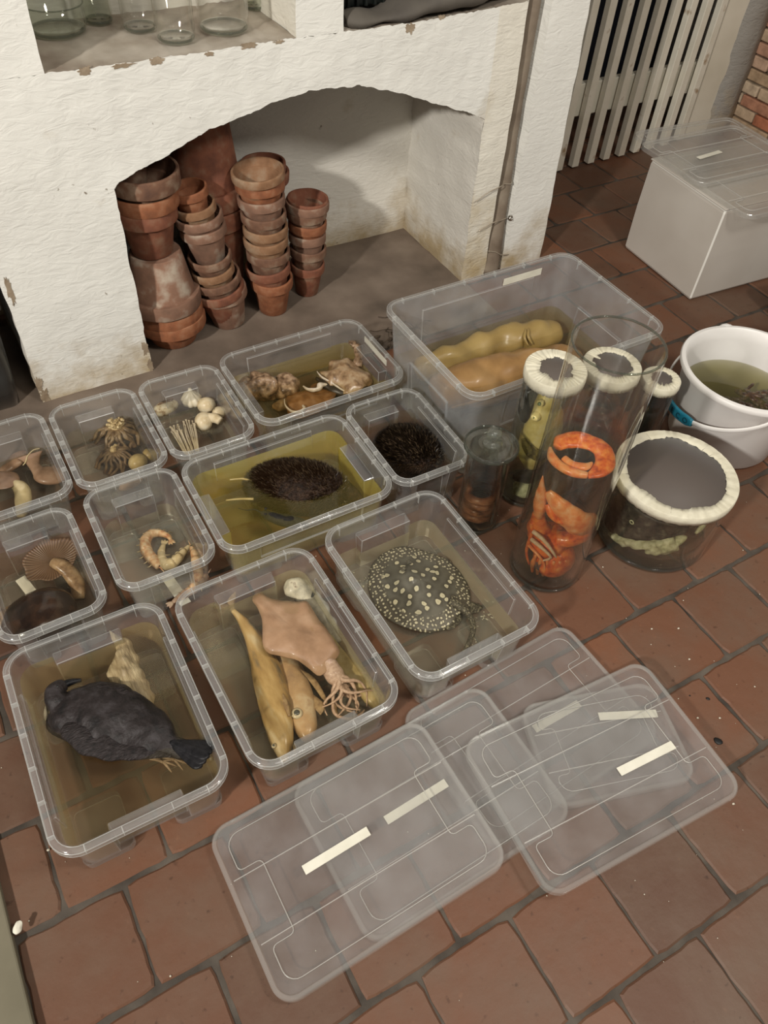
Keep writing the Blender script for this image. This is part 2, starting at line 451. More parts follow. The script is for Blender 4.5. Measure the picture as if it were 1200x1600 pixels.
# ------------------------------------------------------------------ floor
def in_niche(x, y): return y > 1.66
rng = random.Random(5)
bm = bmesh.new()
lay = bm.loops.layers.float_color.new('tint')
PX, PY = 0.1704, 0.1690
row = 0
for j in range(-4, 17):
    y0 = 0.161 + PY * (j - 0)
    off = (-0.032 if j % 2 == 0 else -0.115) + rng.uniform(-0.008, 0.008)
    for i in range(-7, 24):
        x0 = off + PX * i + rng.uniform(-0.003, 0.003)
        x1 = off + PX * (i + 1)
        g = 0.0018 + rng.uniform(0, 0.0022)
        g2 = 0.0030 + rng.uniform(0, 0.0026)
        tint = min(1, max(0, rng.gauss(0.5, 0.26)))
        z = rng.uniform(-0.0012, 0.0)
        a, b, c, d = x0 + g, x1 - g, y0 + g2, y0 + PY - g2
        ns = 9
        out = []
        for (p, q) in (((a, c), (b, c)), ((b, c), (b, d)), ((b, d), (a, d)), ((a, d), (a, c))):
            for k in range(ns):
                t = k / ns
                x = p[0] + (q[0] - p[0]) * t; y = p[1] + (q[1] - p[1]) * t
                cr = 0.004 if k == 0 else 0
                x += (0.5 * (a + b) - x) / 0.08 * cr * 0.6; y += (0.5 * (c + d) - y) / 0.08 * cr * 0.6
                nx = noise.noise(Vector((x * 38, y * 38, i + j * 3.3))) * 0.0028
                ny = noise.noise(Vector((x * 38, y * 38, 9 + i + j * 3.3))) * 0.0028
                out.append((x + nx, y + ny))
        cx, cyy = (a + b) / 2, (c + d) / 2
        def ring(s, zz): return [bm.verts.new((cx + (x - cx) * s, cyy + (y - cyy) * s, zz)) for x, y in out]
        r0 = ring(1.0, z - 0.009); r1 = ring(0.995, z - 0.0028); r2 = ring(0.955, z)
        fs = []
        for A, B in ((r0, r1), (r1, r2)):
            n = len(A)
            for k in range(n): fs.append(bm.faces.new((A[k], A[(k + 1) % n], B[(k + 1) % n], B[k])))
        fs.append(bm.faces.new(r2))
        for f in fs:
            for l in f.loops: l[lay] = (tint, tint, tint, 1)
# mortar bed with its own lumps
n0 = len(bm.faces)
nx_, ny_ = 120, 84
vs = [[bm.verts.new((-1.25 + 5.3 * i / nx_, -0.55 + 3.5 * j / ny_, -0.0042 + 0.0016 * noise.noise(Vector((i * .7, j * .7, 0))))) for i in range(nx_ + 1)] for j in range(ny_ + 1)]
for j in range(ny_):
    for i in range(nx_):
        f = bm.faces.new((vs[j][i], vs[j][i + 1], vs[j + 1][i + 1], vs[j + 1][i])); f.material_index = 1
o = obj('floor', bm, [M['tile'], M['mortar']], smooth=False, normals=True)
tag(o, kind='structure')
me = o.data
me.polygons.foreach_set('use_smooth', [p.material_index == 1 for p in me.polygons])

# hearth slab; its front also greys the tiles that lie in shadow
bm = bmesh.new()
box(bm, (0.60, 1.79, -0.002), (1.50, 0.55, 0.008))
o = obj('floor_hearth', bm, M['hearth'], smooth=False, mods=[('BEVEL', dict(width=0.004, segments=2))]); tag(o, kind='structure'); o.name = 'floor.001'

# ------------------------------------------------------------------ wall with arch and two shelves
YF, YB = 1.70, 2.05
AR = [(0.355, 0.500), (0.365, 0.512), (0.42, 0.530), (0.48, 0.549), (0.588, 0.588), (0.641, 0.598), (0.743, 0.622), (0.855, 0.634), (0.955, 0.626), (1.08, 0.590), (1.196, 0.545), (1.30, 0.508), (1.345, 0.488)]
def arch(x):
    for (xa, za), (xb, zb) in zip(AR, AR[1:]):
        if x <= xb:
            t = (x - xa) / (xb - xa); z = za + (zb - za) * t; break
    else: z = AR[-1][1]
    return z + 0.004 * noise.noise(Vector((x * 45, 3.3, 0))) + 0.002 * noise.noise(Vector((x * 130, 1.3, 0)))
def wob(x, z): return 0.005 * noise.noise(Vector((x * 6, z * 6, 2))) + 0.0015 * noise.noise(Vector((x * 28, z * 28, 5)))
def jl(z): return 0.354 + 0.004 * noise.noise(Vector((7, z * 14, 0))) + 0.002 * noise.noise(Vector((7, z * 60, 0)))
def jr(z): return 1.338 + 0.006 * noise.noise(Vector((9, z * 12, 0))) + 0.002 * noise.noise(Vector((7, z * 60, 0)))
def el(z): return 0.070 + 0.004 * noise.noise(Vector((3, z * 14, 0))) + (0.012 if z > 0.36 else 0) * min(1, (z - 0.36) * 20 if z > 0.36 else 0)
def er(z): return 1.425 + 0.004 * noise.noise(Vector((5, z * 12, 0)))
def shelf(x): return 0.743 + 0.0035 * noise.noise(Vector((x * 30, 8, 0))) + 0.003 * noise.noise(Vector((x * 90, 8, 0))) + (0.008 * (x - 1.1) / .3 if x > 1.1 else 0)
bm = bmesh.new()
def patch(fx, fz, nu, nv, y=YF, mi=0, nrm=True):
    """fx(u,v), fz(u,v) -> grid on the wall face"""
    g = [[None] * (nu + 1) for _ in range(nv + 1)]
    for j in range(nv + 1):
        for i in range(nu + 1):
            x = fx(i / nu, j / nv); z = fz(i / nu, j / nv)
            g[j][i] = bm.verts.new((x, y + wob(x, z), z))
    for j in range(nv):
        for i in range(nu):
            f = bm.faces.new((g[j][i], g[j][i + 1], g[j + 1][i + 1], g[j + 1][i])); f.material_index = mi
    return g
ZS, ZT, ZM = 0.50, 1.30, 0.743
lerp = lambda a, b, t: a + (b - a) * t
# piers
gA = patch(lambda u, v: lerp(el(v * ZS), jl(v * ZS), u), lambda u, v: v * ZS, 22, 36)
gB = patch(lambda u, v: lerp(jr(v * ZS), er(v * ZS), u), lambda u, v: v * lerp(0.488, ZS, u), 8, 36, mi=3)
# spandrel
def sx(u): return lerp(0.355, 1.338, u)
gC = patch(lambda u, v: sx(u) if v > 0 else lerp(jl(ZS), jr(ZS), u), lambda u, v: lerp(arch(sx(u)), shelf(sx(u)), v), 150, 16)
gC1 = patch(lambda u, v: lerp(el(lerp(ZS, ZM, v)), 0.355, u), lambda u, v: lerp(ZS, shelf(lerp(el(ZM), .355, u)), v), 40, 16)
gC2 = patch(lambda u, v: lerp(1.338, er(lerp(ZS, ZM, v)), u), lambda u, v: lerp(lerp(0.488, ZS, u), shelf(lerp(1.338, er(ZM), u)), v), 12, 16, mi=3)
# above the shelves: left, middle
n1l = lambda z: 0.271 + 0.003 * noise.noise(Vector((11, z * 20, 0)))
n1r = lambda z: 0.800 + 0.003 * noise.noise(Vector((12, z * 20, 0)))
n2l = lambda z: 0.913 + 0.002 * noise.noise(Vector((13, z * 20, 0)))
patch(lambda u, v: lerp(el(ZM), n1l(lerp(ZM, ZT, v)), u), lambda u, v: lerp(shelf(lerp(el(ZM), .271, u)), ZT, v), 14, 30)
patch(lambda u, v: lerp(n1r(lerp(ZM, ZT, v)), n2l(lerp(ZM, ZT, v)), u), lambda u, v: lerp(shelf(lerp(.8, .913, u)), ZT, v), 8, 30)
patch(lambda u, v: lerp(0.03, 1.43, u), lambda u, v: lerp(ZT, 1.75, v), 40, 12)
def reveal(pts, y1, mi, ny=10, shift=None):
    """faces from an edge on the wall face back to y1"""
    rows = []
    for j in range(ny + 1):
        t = j / ny
        rw = []
        for (x, z) in pts:
            y = lerp(YF + wob(x, z), y1, t)
            q = Vector((x, y, z))
            if 0 < t:
                k = 0.006 * noise.noise(Vector((x * 18, y * 18, z * 18)))
                q.x += k * (1 if shift is None else shift[0]); q.z += k * (1 if shift is None else shift[1])
            rw.append(bm.verts.new(q))
        rows.append(rw)
    for a, b in zip(rows, rows[1:]):
        for i in range(len(a) - 1):
            f = bm.faces.new((a[i], a[i + 1], b[i + 1], b[i])); f.material_index = mi
zz = [ZS * i / 36 for i in range(37)]
reveal([(jl(z), z) for z in zz], 1.79, 0, shift=(1, 0))                # left jamb: short, the recess widens behind it
reveal([(jr(z * .976), z * .976) for z in zz], YB + 0.02, 1, shift=(1, 0))
reveal([(lerp(jl(ZS), jr(ZS), i / 150) if False else sx(i / 150), arch(sx(i / 150))) for i in range(151)], 1.83, 1, shift=(0, 1))
reveal([(el(z), z) for z in zz] + [(el(lerp(ZS, ZM, i / 16)), lerp(ZS, ZM, i / 16)) for i in range(17)], 2.1, 1, shift=(1, 0))
reveal([(er(ZT * i / 60), ZT * i / 60) for i in range(61)], 1.80, 3, shift=(1, 0))
# inside of the arch: back wall, left part behind the pier, vault
def quadgrid(f, nu, nv, mi):
    g = [[bm.verts.new(f(i / nu, j / nv)) for i in range(nu + 1)] for j in range(nv + 1)]
    for j in range(nv):
        for i in range(nu):
            q = bm.faces.new((g[j][i], g[j][i + 1], g[j + 1][i + 1], g[j + 1][i])); q.material_index = mi
def nz(x, y, z, s=0.008): return s * noise.noise(Vector((x * 6, y * 6, z * 6)))
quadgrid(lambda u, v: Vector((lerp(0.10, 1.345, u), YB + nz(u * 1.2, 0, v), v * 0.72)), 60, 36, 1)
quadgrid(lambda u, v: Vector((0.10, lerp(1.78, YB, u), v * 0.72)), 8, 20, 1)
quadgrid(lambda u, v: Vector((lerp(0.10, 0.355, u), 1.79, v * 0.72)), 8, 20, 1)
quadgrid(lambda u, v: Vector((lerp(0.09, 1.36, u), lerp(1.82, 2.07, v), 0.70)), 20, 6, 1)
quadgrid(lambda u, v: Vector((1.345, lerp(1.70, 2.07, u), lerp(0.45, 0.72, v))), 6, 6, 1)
# shelf niches
def niche(x0, x1, yb, zb, mi_shelf, left, right):
    xs = [lerp(x0, x1, i / 60) for i in range(61)]
    reveal([(x, shelf(x)) for x in xs], yb, mi_shelf, shift=(0, .3))
    reveal([(left(z), z) for z in [lerp(zb, ZT, i / 20) for i in range(21)]], yb, 0, shift=(1, 0))
    if right: reveal([(right(z), z) for z in [lerp(zb, ZT, i / 20) for i in range(21)]], yb, 3, shift=(1, 0))
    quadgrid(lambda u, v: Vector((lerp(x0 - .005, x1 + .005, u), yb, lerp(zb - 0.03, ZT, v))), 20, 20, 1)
niche(0.271, 0.800, 1.97, ZM, 2, n1l, n1r)
niche(0.913, 1.428, 1.97, ZM, 2, n2l, None)
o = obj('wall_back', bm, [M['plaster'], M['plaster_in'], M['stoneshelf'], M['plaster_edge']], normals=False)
tag(o, kind='structure')

# bare chips where the plaster has come off
bm = bmesh.new()
def chip(x, z, rx, rz, s, y=YF):
    pts = []
    for k in range(36):
        a = 2 * PI * k / 36
        q = 1 + 0.7 * noise.noise(Vector((math.cos(a) * 2, math.sin(a) * 2, s))) + 0.45 * noise.noise(Vector((math.cos(a) * 7, math.sin(a) * 7, s)))
        pts.append((x + rx * q * math.cos(a), y + wob(x, z) - 0.0012, z + rz * q * math.sin(a)))
    f = bm.faces.new([bm.verts.new(p) for p in pts])
    r = bmesh.ops.extrude_face_region(bm, geom=[f])
    bmesh.ops.translate(bm, vec=(0, 0.004, 0), verts=[e for e in r['geom'] if isinstance(e, bmesh.types.BMVert)])
for a in ((0.345, 0.738, .012, .007, 1), (0.42, 0.739, .02, .004, 2), (0.49, 0.739, .014, .006, 3), (0.60, 0.738, .01, .004, 4), (0.69, 0.741, .018, .005, 5), (0.76, 0.74, .012, .003, 6),
          (1.085, 0.733, .012, .010, 7), (1.17, 0.745, .01, .004, 8), (0.347, 0.075, .008, .02, 9), (0.35, 0.02, .007, .02, 10), (0.075, 0.06, .008, .02, 11), (0.083, 0.32, .006, .03, 12), (0.078, 0.02, .01, .018, 13)):
    chip(*a)
o = obj('wall_back_chips', bm, M['bare'], smooth=False); o.name = 'trim_1'; tag(o, kind='structure')

# pier to the right of the pipe slot
bm = bmesh.new()
def pr(z): return 1.648 - 0.022 * max(0, z - .1) / .65 + 0.004 * noise.noise(Vector((z * 18, 1, 1)))
def pl(z): return 1.505 - 0.01 * (1 - z) + 0.003 * noise.noise(Vector((z * 15, 5, 1)))
nv = 60
secs = []
for j in range(nv + 1):
    z = 1.75 * j / nv
    a, b = pl(z), pr(z)
    ring = []
    for k in range(7): ring.append(Vector((lerp(a, b, k / 6), 1.705 + wob(lerp(a, b, k / 6), z), z)))
    ring += [Vector((b + .004, 1.75, z)), Vector((b + .01, 2.20, z)), Vector((1.43, 2.20, z)), Vector((1.43, 1.80, z)), Vector((a - 0.035, 1.80, z)), Vector((a - 0.008, 1.75, z))]
    secs.append(ring)
loft(bm, secs)
o = obj('wall_pier', bm, [M['plaster']]); o.name = 'wall_middle'; sharp(o, 50); tag(o, kind='structure')
# closing faces: behind the slot, the dark alcove left of the pier, far wall and right wall
bm = bmesh.new()
box(bm, (1.455, 1.83, .9), (0.06, 0.06, 1.8))
o = obj('wall_slot', bm, M['bare'], smooth=False); o.name = 'wall_slot'; tag(o, kind='structure')
bm = bmesh.new()
box(bm, (-0.55, 2.16, .9), (1.3, 0.08, 1.8))
o = obj('wall_left', bm, M['greyplaster'], smooth=False); tag(o, kind='structure')

# far side: gate opening, jamb, brick return
bm = bmesh.new()
secs = []
for j in range(41):
    z = 1.6 * j / 40
    x0 = 2.85 + 0.012 * noise.noise(Vector((z * 9, 2, 2)))
    x1 = 3.03 + 0.012 * noise.noise(Vector((z * 11, 7, 2)))
    secs.append([Vector((x0, 2.17 + 0.01 * noise.noise(Vector((z * 10, 1, 0))), z)), Vector(((x0 + x1) / 2, 2.150 + 0.01 * noise.noise(Vector((z * 13, 4, 0))), z)), Vector((x1, 2.19, z)), Vector((x1 + .1, 2.5, z)), Vector((x0, 2.5, z))])
loft(bm, secs)
o = obj('wall_far', bm, M['greyplaster']); tag(o, kind='structure')
# brickwork: single bricks laid in one wall
k, nt, out = newmat('pale_thin_bricks')
b = N(nt, 'ShaderNodeBsdfPrincipled'); at = N(nt, 'ShaderNodeAttribute'); at.attribute_name = 'tint'
base = ramp(nt, at.outputs['Fac'], [(0, (0.42, 0.30, 0.19)), (0.45, (0.52, 0.40, 0.28)), (0.72, (0.58, 0.48, 0.36)), (0.86, (0.40, 0.15, 0.08)), (1, (0.45, 0.17, 0.09))])
tc = N(nt, 'ShaderNodeTexCoord'); n1 = N(nt, 'ShaderNodeTexNoise'); n1.inputs['Scale'].default_value = 30; n1.inputs['Detail'].default_value = 7
L(nt, tc.outputs['Object'], n1.inputs['Vector'])
mx = N(nt, 'ShaderNodeMix'); mx.data_type = 'RGBA'; mx.blend_type = 'MULTIPLY'; mx.inputs[0].default_value = .8
L(nt, base, mx.inputs[6]); L(nt, ramp(nt, n1.outputs[0], [(0.3, (.6, .55, .5)), (0.6, (1.15, 1.1, 1.05))]), mx.inputs[7])
L(nt, mx.outputs[2], b.inputs['Base Color']); b.inputs['Roughness'].default_value = .85
bp = N(nt, 'ShaderNodeBump'); bp.inputs['Strength'].default_value = .6; bp.inputs['Distance'].default_value = .006
L(nt, n1.outputs[0], bp.inputs['Height']); L(nt, bp.outputs[0], b.inputs['Normal']); L(nt, b.outputs[0], out.inputs[0])
M['brick'] = k
bm = bmesh.new(); lay = bm.loops.layers.float_color.new('tint')
rr = random.Random(3)
for rw in range(26):
    z = 0.002 + rw * 0.047
    y = 2.42
    y -= 0.1 * (rw % 2)
    while y > 0.5:
        ln = rr.uniform(0.19, 0.24)
        nf = len(bm.faces)
        box(bm, (3.09 + rr.uniform(-.006, .006), y - ln / 2, z + .0205), (0.12, ln - 0.008, 0.040))
        bm.faces.ensure_lookup_table()
        t = rr.random()
        for f in bm.faces[nf:]:
            for l in f.loops: l[lay] = (t, t, t, 1)
        y -= ln
box(bm, (3.12, 1.4, .65), (0.12, 2.0, 1.3), mi=1)
o = obj('wall_right', bm, [M['brick'], M['bare']], smooth=False, mods=[('BEVEL', dict(width=0.004, segments=2))]); tag(o, kind='structure')
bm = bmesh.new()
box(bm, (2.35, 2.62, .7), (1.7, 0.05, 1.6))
o = obj('gate_shade_sheet', bm, M['dark'], smooth=False); tag(o, kind='structure')  # dark sheet added in place of the unlit space behind the gate

# ------------------------------------------------------------------ slatted gate
g = thing('slatted_gate', 'cream painted wooden slatted gate standing in the far doorway', 'gate', (2.4, 2.17, 0))
for i in range(9):
    bm = bmesh.new()
    x = 2.088 + i * 0.0775
    z0 = 0.004 if i < 8 else 0.02
    box(bm, (x, 2.171, 0.62), (0.031, 0.026, 1.232 - z0))
    obj('slat', bm, M['paintwear'], g, True, smooth=False, mods=[('BEVEL', dict(width=0.002, segments=2))])
bm = bmesh.new(); box(bm, (2.44, 2.205, 0.238), (0.78, 0.028, 0.112)); obj('cross_rail', bm, M['whitepaint'], g, True, smooth=False, mods=[('BEVEL', dict(width=0.003, segments=2))])
bm = bmesh.new(); box(bm, (2.44, 2.205, 1.05), (0.78, 0.028, 0.112)); obj('cross_rail', bm, M['whitepaint'], g, True, smooth=False, mods=[('BEVEL', dict(width=0.003, segments=2))])
bm = bmesh.new(); box(bm, (2.803, 2.195, 0.62), (0.125, 0.05, 1.22)); obj('stile', bm, M['whitepaint'], g, True, smooth=False, mods=[('BEVEL', dict(width=0.003, segments=2))])

# ------------------------------------------------------------------ waste pipe in the slot with its wire ties
bm = bmesh.new()
sweep(bm, [(1.462, 1.738, 1.5, .0245, .0245), (1.462, 1.738, .8, .0245, .0245), (1.462, 1.738, .45, .0245, .0245), (1.464, 1.735, .30, .026, .026), (1.462, 1.733, .18, .029, .029), (1.458, 1.73, .10, .034, .034), (1.452, 1.728, 0.002, .038, .038)], per=5, seg=20, amp=.002, fs=25, upv=(0, 1, 0))
M['pipe'] = org('dusty_brown_grey_pipe', [(0.16, 0.12, 0.085), (0.24, 0.19, 0.14), (0.30, 0.25, 0.19)], 14, 0.7, 0.3, detail=7)
pt = thing('drain_pipe', 'dusty grey-brown pipe running down the slot beside the arch', 'pipe', (1.46, 1.735, 0))
obj('pipe_tube', bm, M['pipe'], pt, True)
M['wire'] = plain('dull_wire', (0.42, 0.36, 0.28), 0.5, metal=.3)
def wire(pts, r=.0015, seg=6): 
    b_ = bmesh.new(); sweep(b_, [(*p, r, r) for p in pts], per=6, seg=seg); return b_
for pts in ([(1.345, 1.695, .262), (1.385, 1.69, .285), (1.425, 1.692, .292), (1.448, 1.706, .288), (1.475, 1.708, .283), (1.49, 1.725, .285)],
            [(1.37, 1.694, .165), (1.40, 1.688, .182), (1.43, 1.690, .185), (1.455, 1.70, .178), (1.484, 1.708, .176)],
            [(1.425, 1.698, .085), (1.45, 1.694, .078), (1.475, 1.695, .062), (1.51, 1.702, .05)]):
    obj('wire_tie', wire(pts), M['wire'], pt, True)
bm = bmesh.new()
lathe(bm, [(0.008, -.004), (0.0085, 0), (0.008, .004), (0.005, .004), (0.0045, 0), (0.005, -.004)], 12, close=True)
bmesh.ops.transform(bm, matrix=Matrix.Translation((1.492, 1.702, .176)) @ Euler((R(70), 0, R(30))).to_matrix().to_4x4(), verts=bm.verts)
obj('clamp_nut', bm, plain('steel', (.5, .47, .42), .3, metal=1), pt, True)

# ------------------------------------------------------------------ jars on the left shelf
def glass_prof(r, h, t=0.003, base=0.008, foot=0.9, neck=None):
    outp = [(0, 0.001), (r * foot, 0), (r * .985, 0.004), (r, 0.012)]
    if neck:
        rn, hn = neck
        outp += [(r, hn), (r * .97, hn + .012), (rn + .004, hn + .03), (rn, hn + .04), (rn, h - .004), (rn + .002, h)]
        inn = [(rn - t, h), (rn - t, hn + .04), (rn + .003 - t, hn + .03), (r * .97 - t, hn + .011), (r - t, hn - .001)]
    else:
        outp += [(r, h - .001), (r - t / 2, h)]
        inn = [(r - t, h - .001)]
    return outp + inn + [(r - t, base + .004), (r - t - .004, base), (0, base * .8)]
SH = 0.746
def plainjar(name, label, x, y, r, h, mat, neck=None, t=.003, base=.010):
    t_ = thing(name, label, 'jar', (x, y, SH), group='empty glass jars on the wall shelf')
    b_ = bmesh.new(); lathe(b_, glass_prof(r, h, t, base, neck=neck), 48); obj('jar_wall', b_, mat, t_)
    b_ = bmesh.new(); lathe(b_, [(r * .86, .0008), (r * .95, .004), (r * .93, .0075), (r * .80, .006)], 48, close=True); obj('thick_base', b_, M['glassedge'], t_)
    return t_
plainjar('glass_bowl', 'wide squat glass bowl in the shaded left corner of the wall shelf', .352, 1.905, .060, .05, M['smokeglass'])
XFb = bmesh.new(); lathe(XFb, [(.060, .0505), (.0615, .052), (.0605, .054), (.058, .052)], 48, close=True)
obj('bowl_lip', XFb, M['glassedge'], bpy.data.objects['glass_bowl'])
plainjar('glass_jar', 'narrow clear jar set back beside the squat glass bowl', .512, 1.86, .036, .17, M['glass'])
plainjar('glass_jar', 'clear tumbler-like jar standing nearest the broken shelf edge', .560, 1.775, .040, .16, M['glass'])
plainjar('glass_jar', 'wide clear jar at the right of the jars on the wall shelf', .676, 1.80, .054, .15, M['glass'])
plainjar('glass_jar', 'small clear jar at the back right behind the wide jar on the wall shelf', .790, 1.90, .024, .13, M['smokeglass'])
plainjar('glass_jar', 'faint clear jar at the back of the shelf between bowl and tumbler', .445, 1.93, .030, .13, M['smokeglass'])

# ------------------------------------------------------------------ right shelf: black ribbed crate and a draped bag
t_ = thing('ribbed_crate', 'black glossy ribbed crate standing in the right wall shelf', 'crate', (1.02, 1.84, .768))
bm = bmesh.new(); box(bm, (0, 0, .10), (.20, .17, .20)); obj('crate_body', bm, M['black'], t_, smooth=False, mods=[('BEVEL', dict(width=.006, segments=3))])
for i in range(9):
    bm = bmesh.new(); box(bm, (-.09 + i * .0225, -.088, .10), (.008, .012, .196)); obj('rib', bm, M['black'], t_, smooth=False, mods=[('BEVEL', dict(width=.003, segments=2))])
bm = bmesh.new()
sweep(bm, [(.925, 1.735, .757, .01, .006), (.935, 1.735, .757, .028, .014), (1.0, 1.725, .755, .034, .013), (1.07, 1.735, .760, .045, .020), (1.14, 1.745, .775, .06, .030), (1.23, 1.75, .785, .07, .036), (1.33, 1.76, .79, .07, .036), (1.41, 1.76, .79, .05, .03), (1.418, 1.76, .79, .02, .01)], per=5, seg=28, amp=.012, fs=16, seed=4)
o = obj('cloth_bag', bm, M['bag'], world=True); tag(o, 'dark grey-brown cloth bag slumped along the right wall shelf', 'bag')

# ------------------------------------------------------------------ terracotta pots
rp = random.Random(11)
def make_pot(name, label, x, y, z, r, h, mat, tilt=(0, 0), inv=False, rimh=None, thick=.006, seed=0):
    rb = r * 0.66
    rimh = rimh or h * 0.24
    a, b_ = tilt
    rot = Euler((a + (PI if inv else 0), b_, rp.uniform(0, 6)), 'XYZ')
    rot = Euler((a, b_, 0)).to_matrix() @ (Matrix.Rotation(PI, 3, 'X') if inv else Matrix.Identity(3))
    base = Vector((x, y, z)) + (Euler((a, b_, 0)).to_matrix() @ Vector((0, 0, h)) if inv else Vector((0, 0, 0)))
    t_ = thing(name, label, 'pot', tuple(base), rot=tuple(rot.to_euler()), group='terracotta pots stacked under the arch')
    hb = h - rimh
    rm = rb + (r * .94 - rb) * (hb / h)
    bm = bmesh.new()
    lathe(bm, [(r * .14, 0), (rb - .003, 0), (rb, .003), (rm, hb), (rm - thick * .6, hb), (rb - thick, thick), (r * .14, thick)], 40, close=True, c=(0, 0, 0))
    for v in bm.verts:
        v.co += v.co.normalized() * 0.0012 * noise.noise(v.co * 30 + Vector((seed, 0, 0)))
    obj('pot_body', bm, mat, t_)
    sharp(bpy.data.objects[t_.children[0].name], 40)
    bm = bmesh.new()
    lathe(bm, [(rm - thick * .4, hb - .0005), (r * .985, hb - .001), (r, hb + .003), (r * 1.0, h - .004), (r * .985, h - .001), (r * .96, h), (r * .96 - thick * .7, h - .001), (r * .95 - thick, hb + .002)], 40, close=True)
    for v in bm.verts:
        v.co += v.co.normalized() * 0.0010 * noise.noise(v.co * 30 + Vector((seed, 3, 0)))
    q = obj('pot_rim', bm, mat, t_)
    sharp(q, 50)
    return t_
TM = M['terra']
ORD = ['lowest', 'second', 'third', 'fourth', 'fifth', 'sixth', 'seventh', 'eighth', 'ninth', 'tenth', 'eleventh']
def pot_stack(desc, x, y, spec, lean=(0, 0), grp=None, z=0.003, cols=None):
    """spec: (r, h, step up to the next pot's base, material index)"""
    zz = z
    n = len(spec)
    for i, (r, h, step, mi) in enumerate(spec):
        cx = x + lean[0] * (zz - z); cyy = y + lean[1] * (zz - z)
        word = 'top' if i == n - 1 else ('bottom' if i == 0 else ORD[i] + ' from the bottom')
        lim = {0: 'orange', 1: 'reddish', 2: 'brown', 3: 'buff', 4: 'lime-crusted'}[mi]
        make_pot('clay_pot', f'{lim} clay pot, {word} {desc}', cx + rp.uniform(-.002, .002), cyy + rp.uniform(-.002, .002), zz, r, h, TM[mi], tilt=(lean[1] * -.9 + rp.uniform(-.04, .04), lean[0] * .9 + rp.uniform(-.04, .04)), seed=i)
        zz += step
# D: short stack at the right
pot_stack('in the short stack nearest the bare niche wall', .884, 1.855, [(.050, .10, .050, 1), (.053, .10, .042, 2), (.053, .10, .038, 4), (.054, .10, .036, 0), (.056, .10, .030, 2), (.060, .09, .012, 4), (.057, .084, .0, 1)], lean=(.03, 0))
# C: tall straight stack
pot_stack('in the tall middle stack of small pots', .757, 1.815, [(.060, .112, .050, 0), (.062, .10, .045, 1), (.060, .10, .045, 2), (.060, .10, .035, 3), (.060, .095, .040, 3), (.060, .095, .040, 2), (.062, .095, .038, 4), (.064, .10, .040, 0), (.068, .085, .0, 3)], lean=(-.05, .0))
# B: leaning stack
pot_stack('in the leaning stack right of the big pots', .618, 1.815, [(.068, .115, .026, 4), (.071, .10, .045, 1), (.068, .09, .030, 2), (.058, .085, .038, 3), (.058, .085, .065, 2), (.060, .10, .045, 4), (.062, .09, .030, 4), (.053, .085, .040, 3), (.047, .085, .0, 0)], lean=(-.155, .02))
# A: big pots behind the left pier
make_pot('clay_pot', 'large orange clay pot, lowest of the big stack at the left pier', .455, 1.815, .003, .093, .085, TM[0], rimh=.036, seed=20)
make_pot('clay_pot', 'large orange clay pot nested second in the big stack at the left pier', .452, 1.815, .036, .092, .08, TM[0], rimh=.034, seed=21)
make_pot('clay_pot', 'upside-down wide clay pot with crusted rim in the big left stack', .445, 1.815, .118, .098, .150, TM[4], inv=True, rimh=.040, seed=22)
make_pot('clay_pot', 'brown clay pot standing upright on the upside-down pot', .440, 1.815, .270, .076, .125, TM[1], rimh=.035, seed=23)
make_pot('clay_pot', 'red-brown clay pot nested below the wide top pot of the left stack', .445, 1.815, .320, .080, .11, TM[0], rimh=.035, seed=24)
make_pot('clay_pot', 'wide brown clay pot on top of the big left stack', .450, 1.815, .365, .085, .115, TM[2], rimh=.040, seed=25)
make_pot('clay_pot', 'small clay pot sitting inside the wide top pot by the arch edge', .415, 1.812, .440, .060, .085, TM[2], tilt=(0, -.10), seed=26)
make_pot('clay_pot', 'smallest clay pot nested highest under the left arch edge', .412, 1.812, .468, .055, .070, TM[1], tilt=(0, -.10), seed=27)
# behind: very big pair, and the stack behind the tall one
make_pot('clay_pot', 'very large dark clay pot standing upright at the back of the niche', .640, 1.935, .003, .100, .30, TM[1], rimh=.05, seed=30)
make_pot('clay_pot', 'very large smooth clay pot turned upside down under the arch', .640, 1.935, .305, .100, .26, TM[1], inv=True, rimh=.05, seed=31)
pot_stack('in the stack hidden behind the tall middle one', .812, 1.965, [(.060, .16, .10, 2), (.062, .14, .12, 1), (.062, .12, .022, 1), (.062, .115, 0, 1)], lean=(.02, -.0))
# dry roots on the hearth behind the big box
M['root'] = org('dry_dark_root', [(0.03, 0.02, 0.012), (0.10, 0.07, 0.045)], 30, .9, .5)
bm = bmesh.new()
for k in range(10):
    p = Vector((1.03 + rp.uniform(-.03, .03), 1.545 + rp.uniform(-.04, .05), .006)); pts = []
    a = rp.uniform(0, 6)
    for i in range(6):
        pts.append((p.x, p.y, .005 + .02 * math.sin(i * .7 + k) ** 2, .0012, .0012))
        a += rp.uniform(-.8, .8); p += Vector((math.cos(a), math.sin(a), 0)) * .022
    sweep(bm, pts, per=3, seg=5)
for k in range(14): blob(bm, (1.0 + rp.uniform(-.05, .06), 1.50 + rp.uniform(-.04, .07), .006), (rp.uniform(.004, .012), rp.uniform(.004, .01), .005), .4, 60, k, sub=1)
o = obj('dry_roots', bm, M['root'], world=True); tag(o, 'tangle of dry dark roots and crumbs on the hearth behind the boxes', 'roots', kind='stuff')
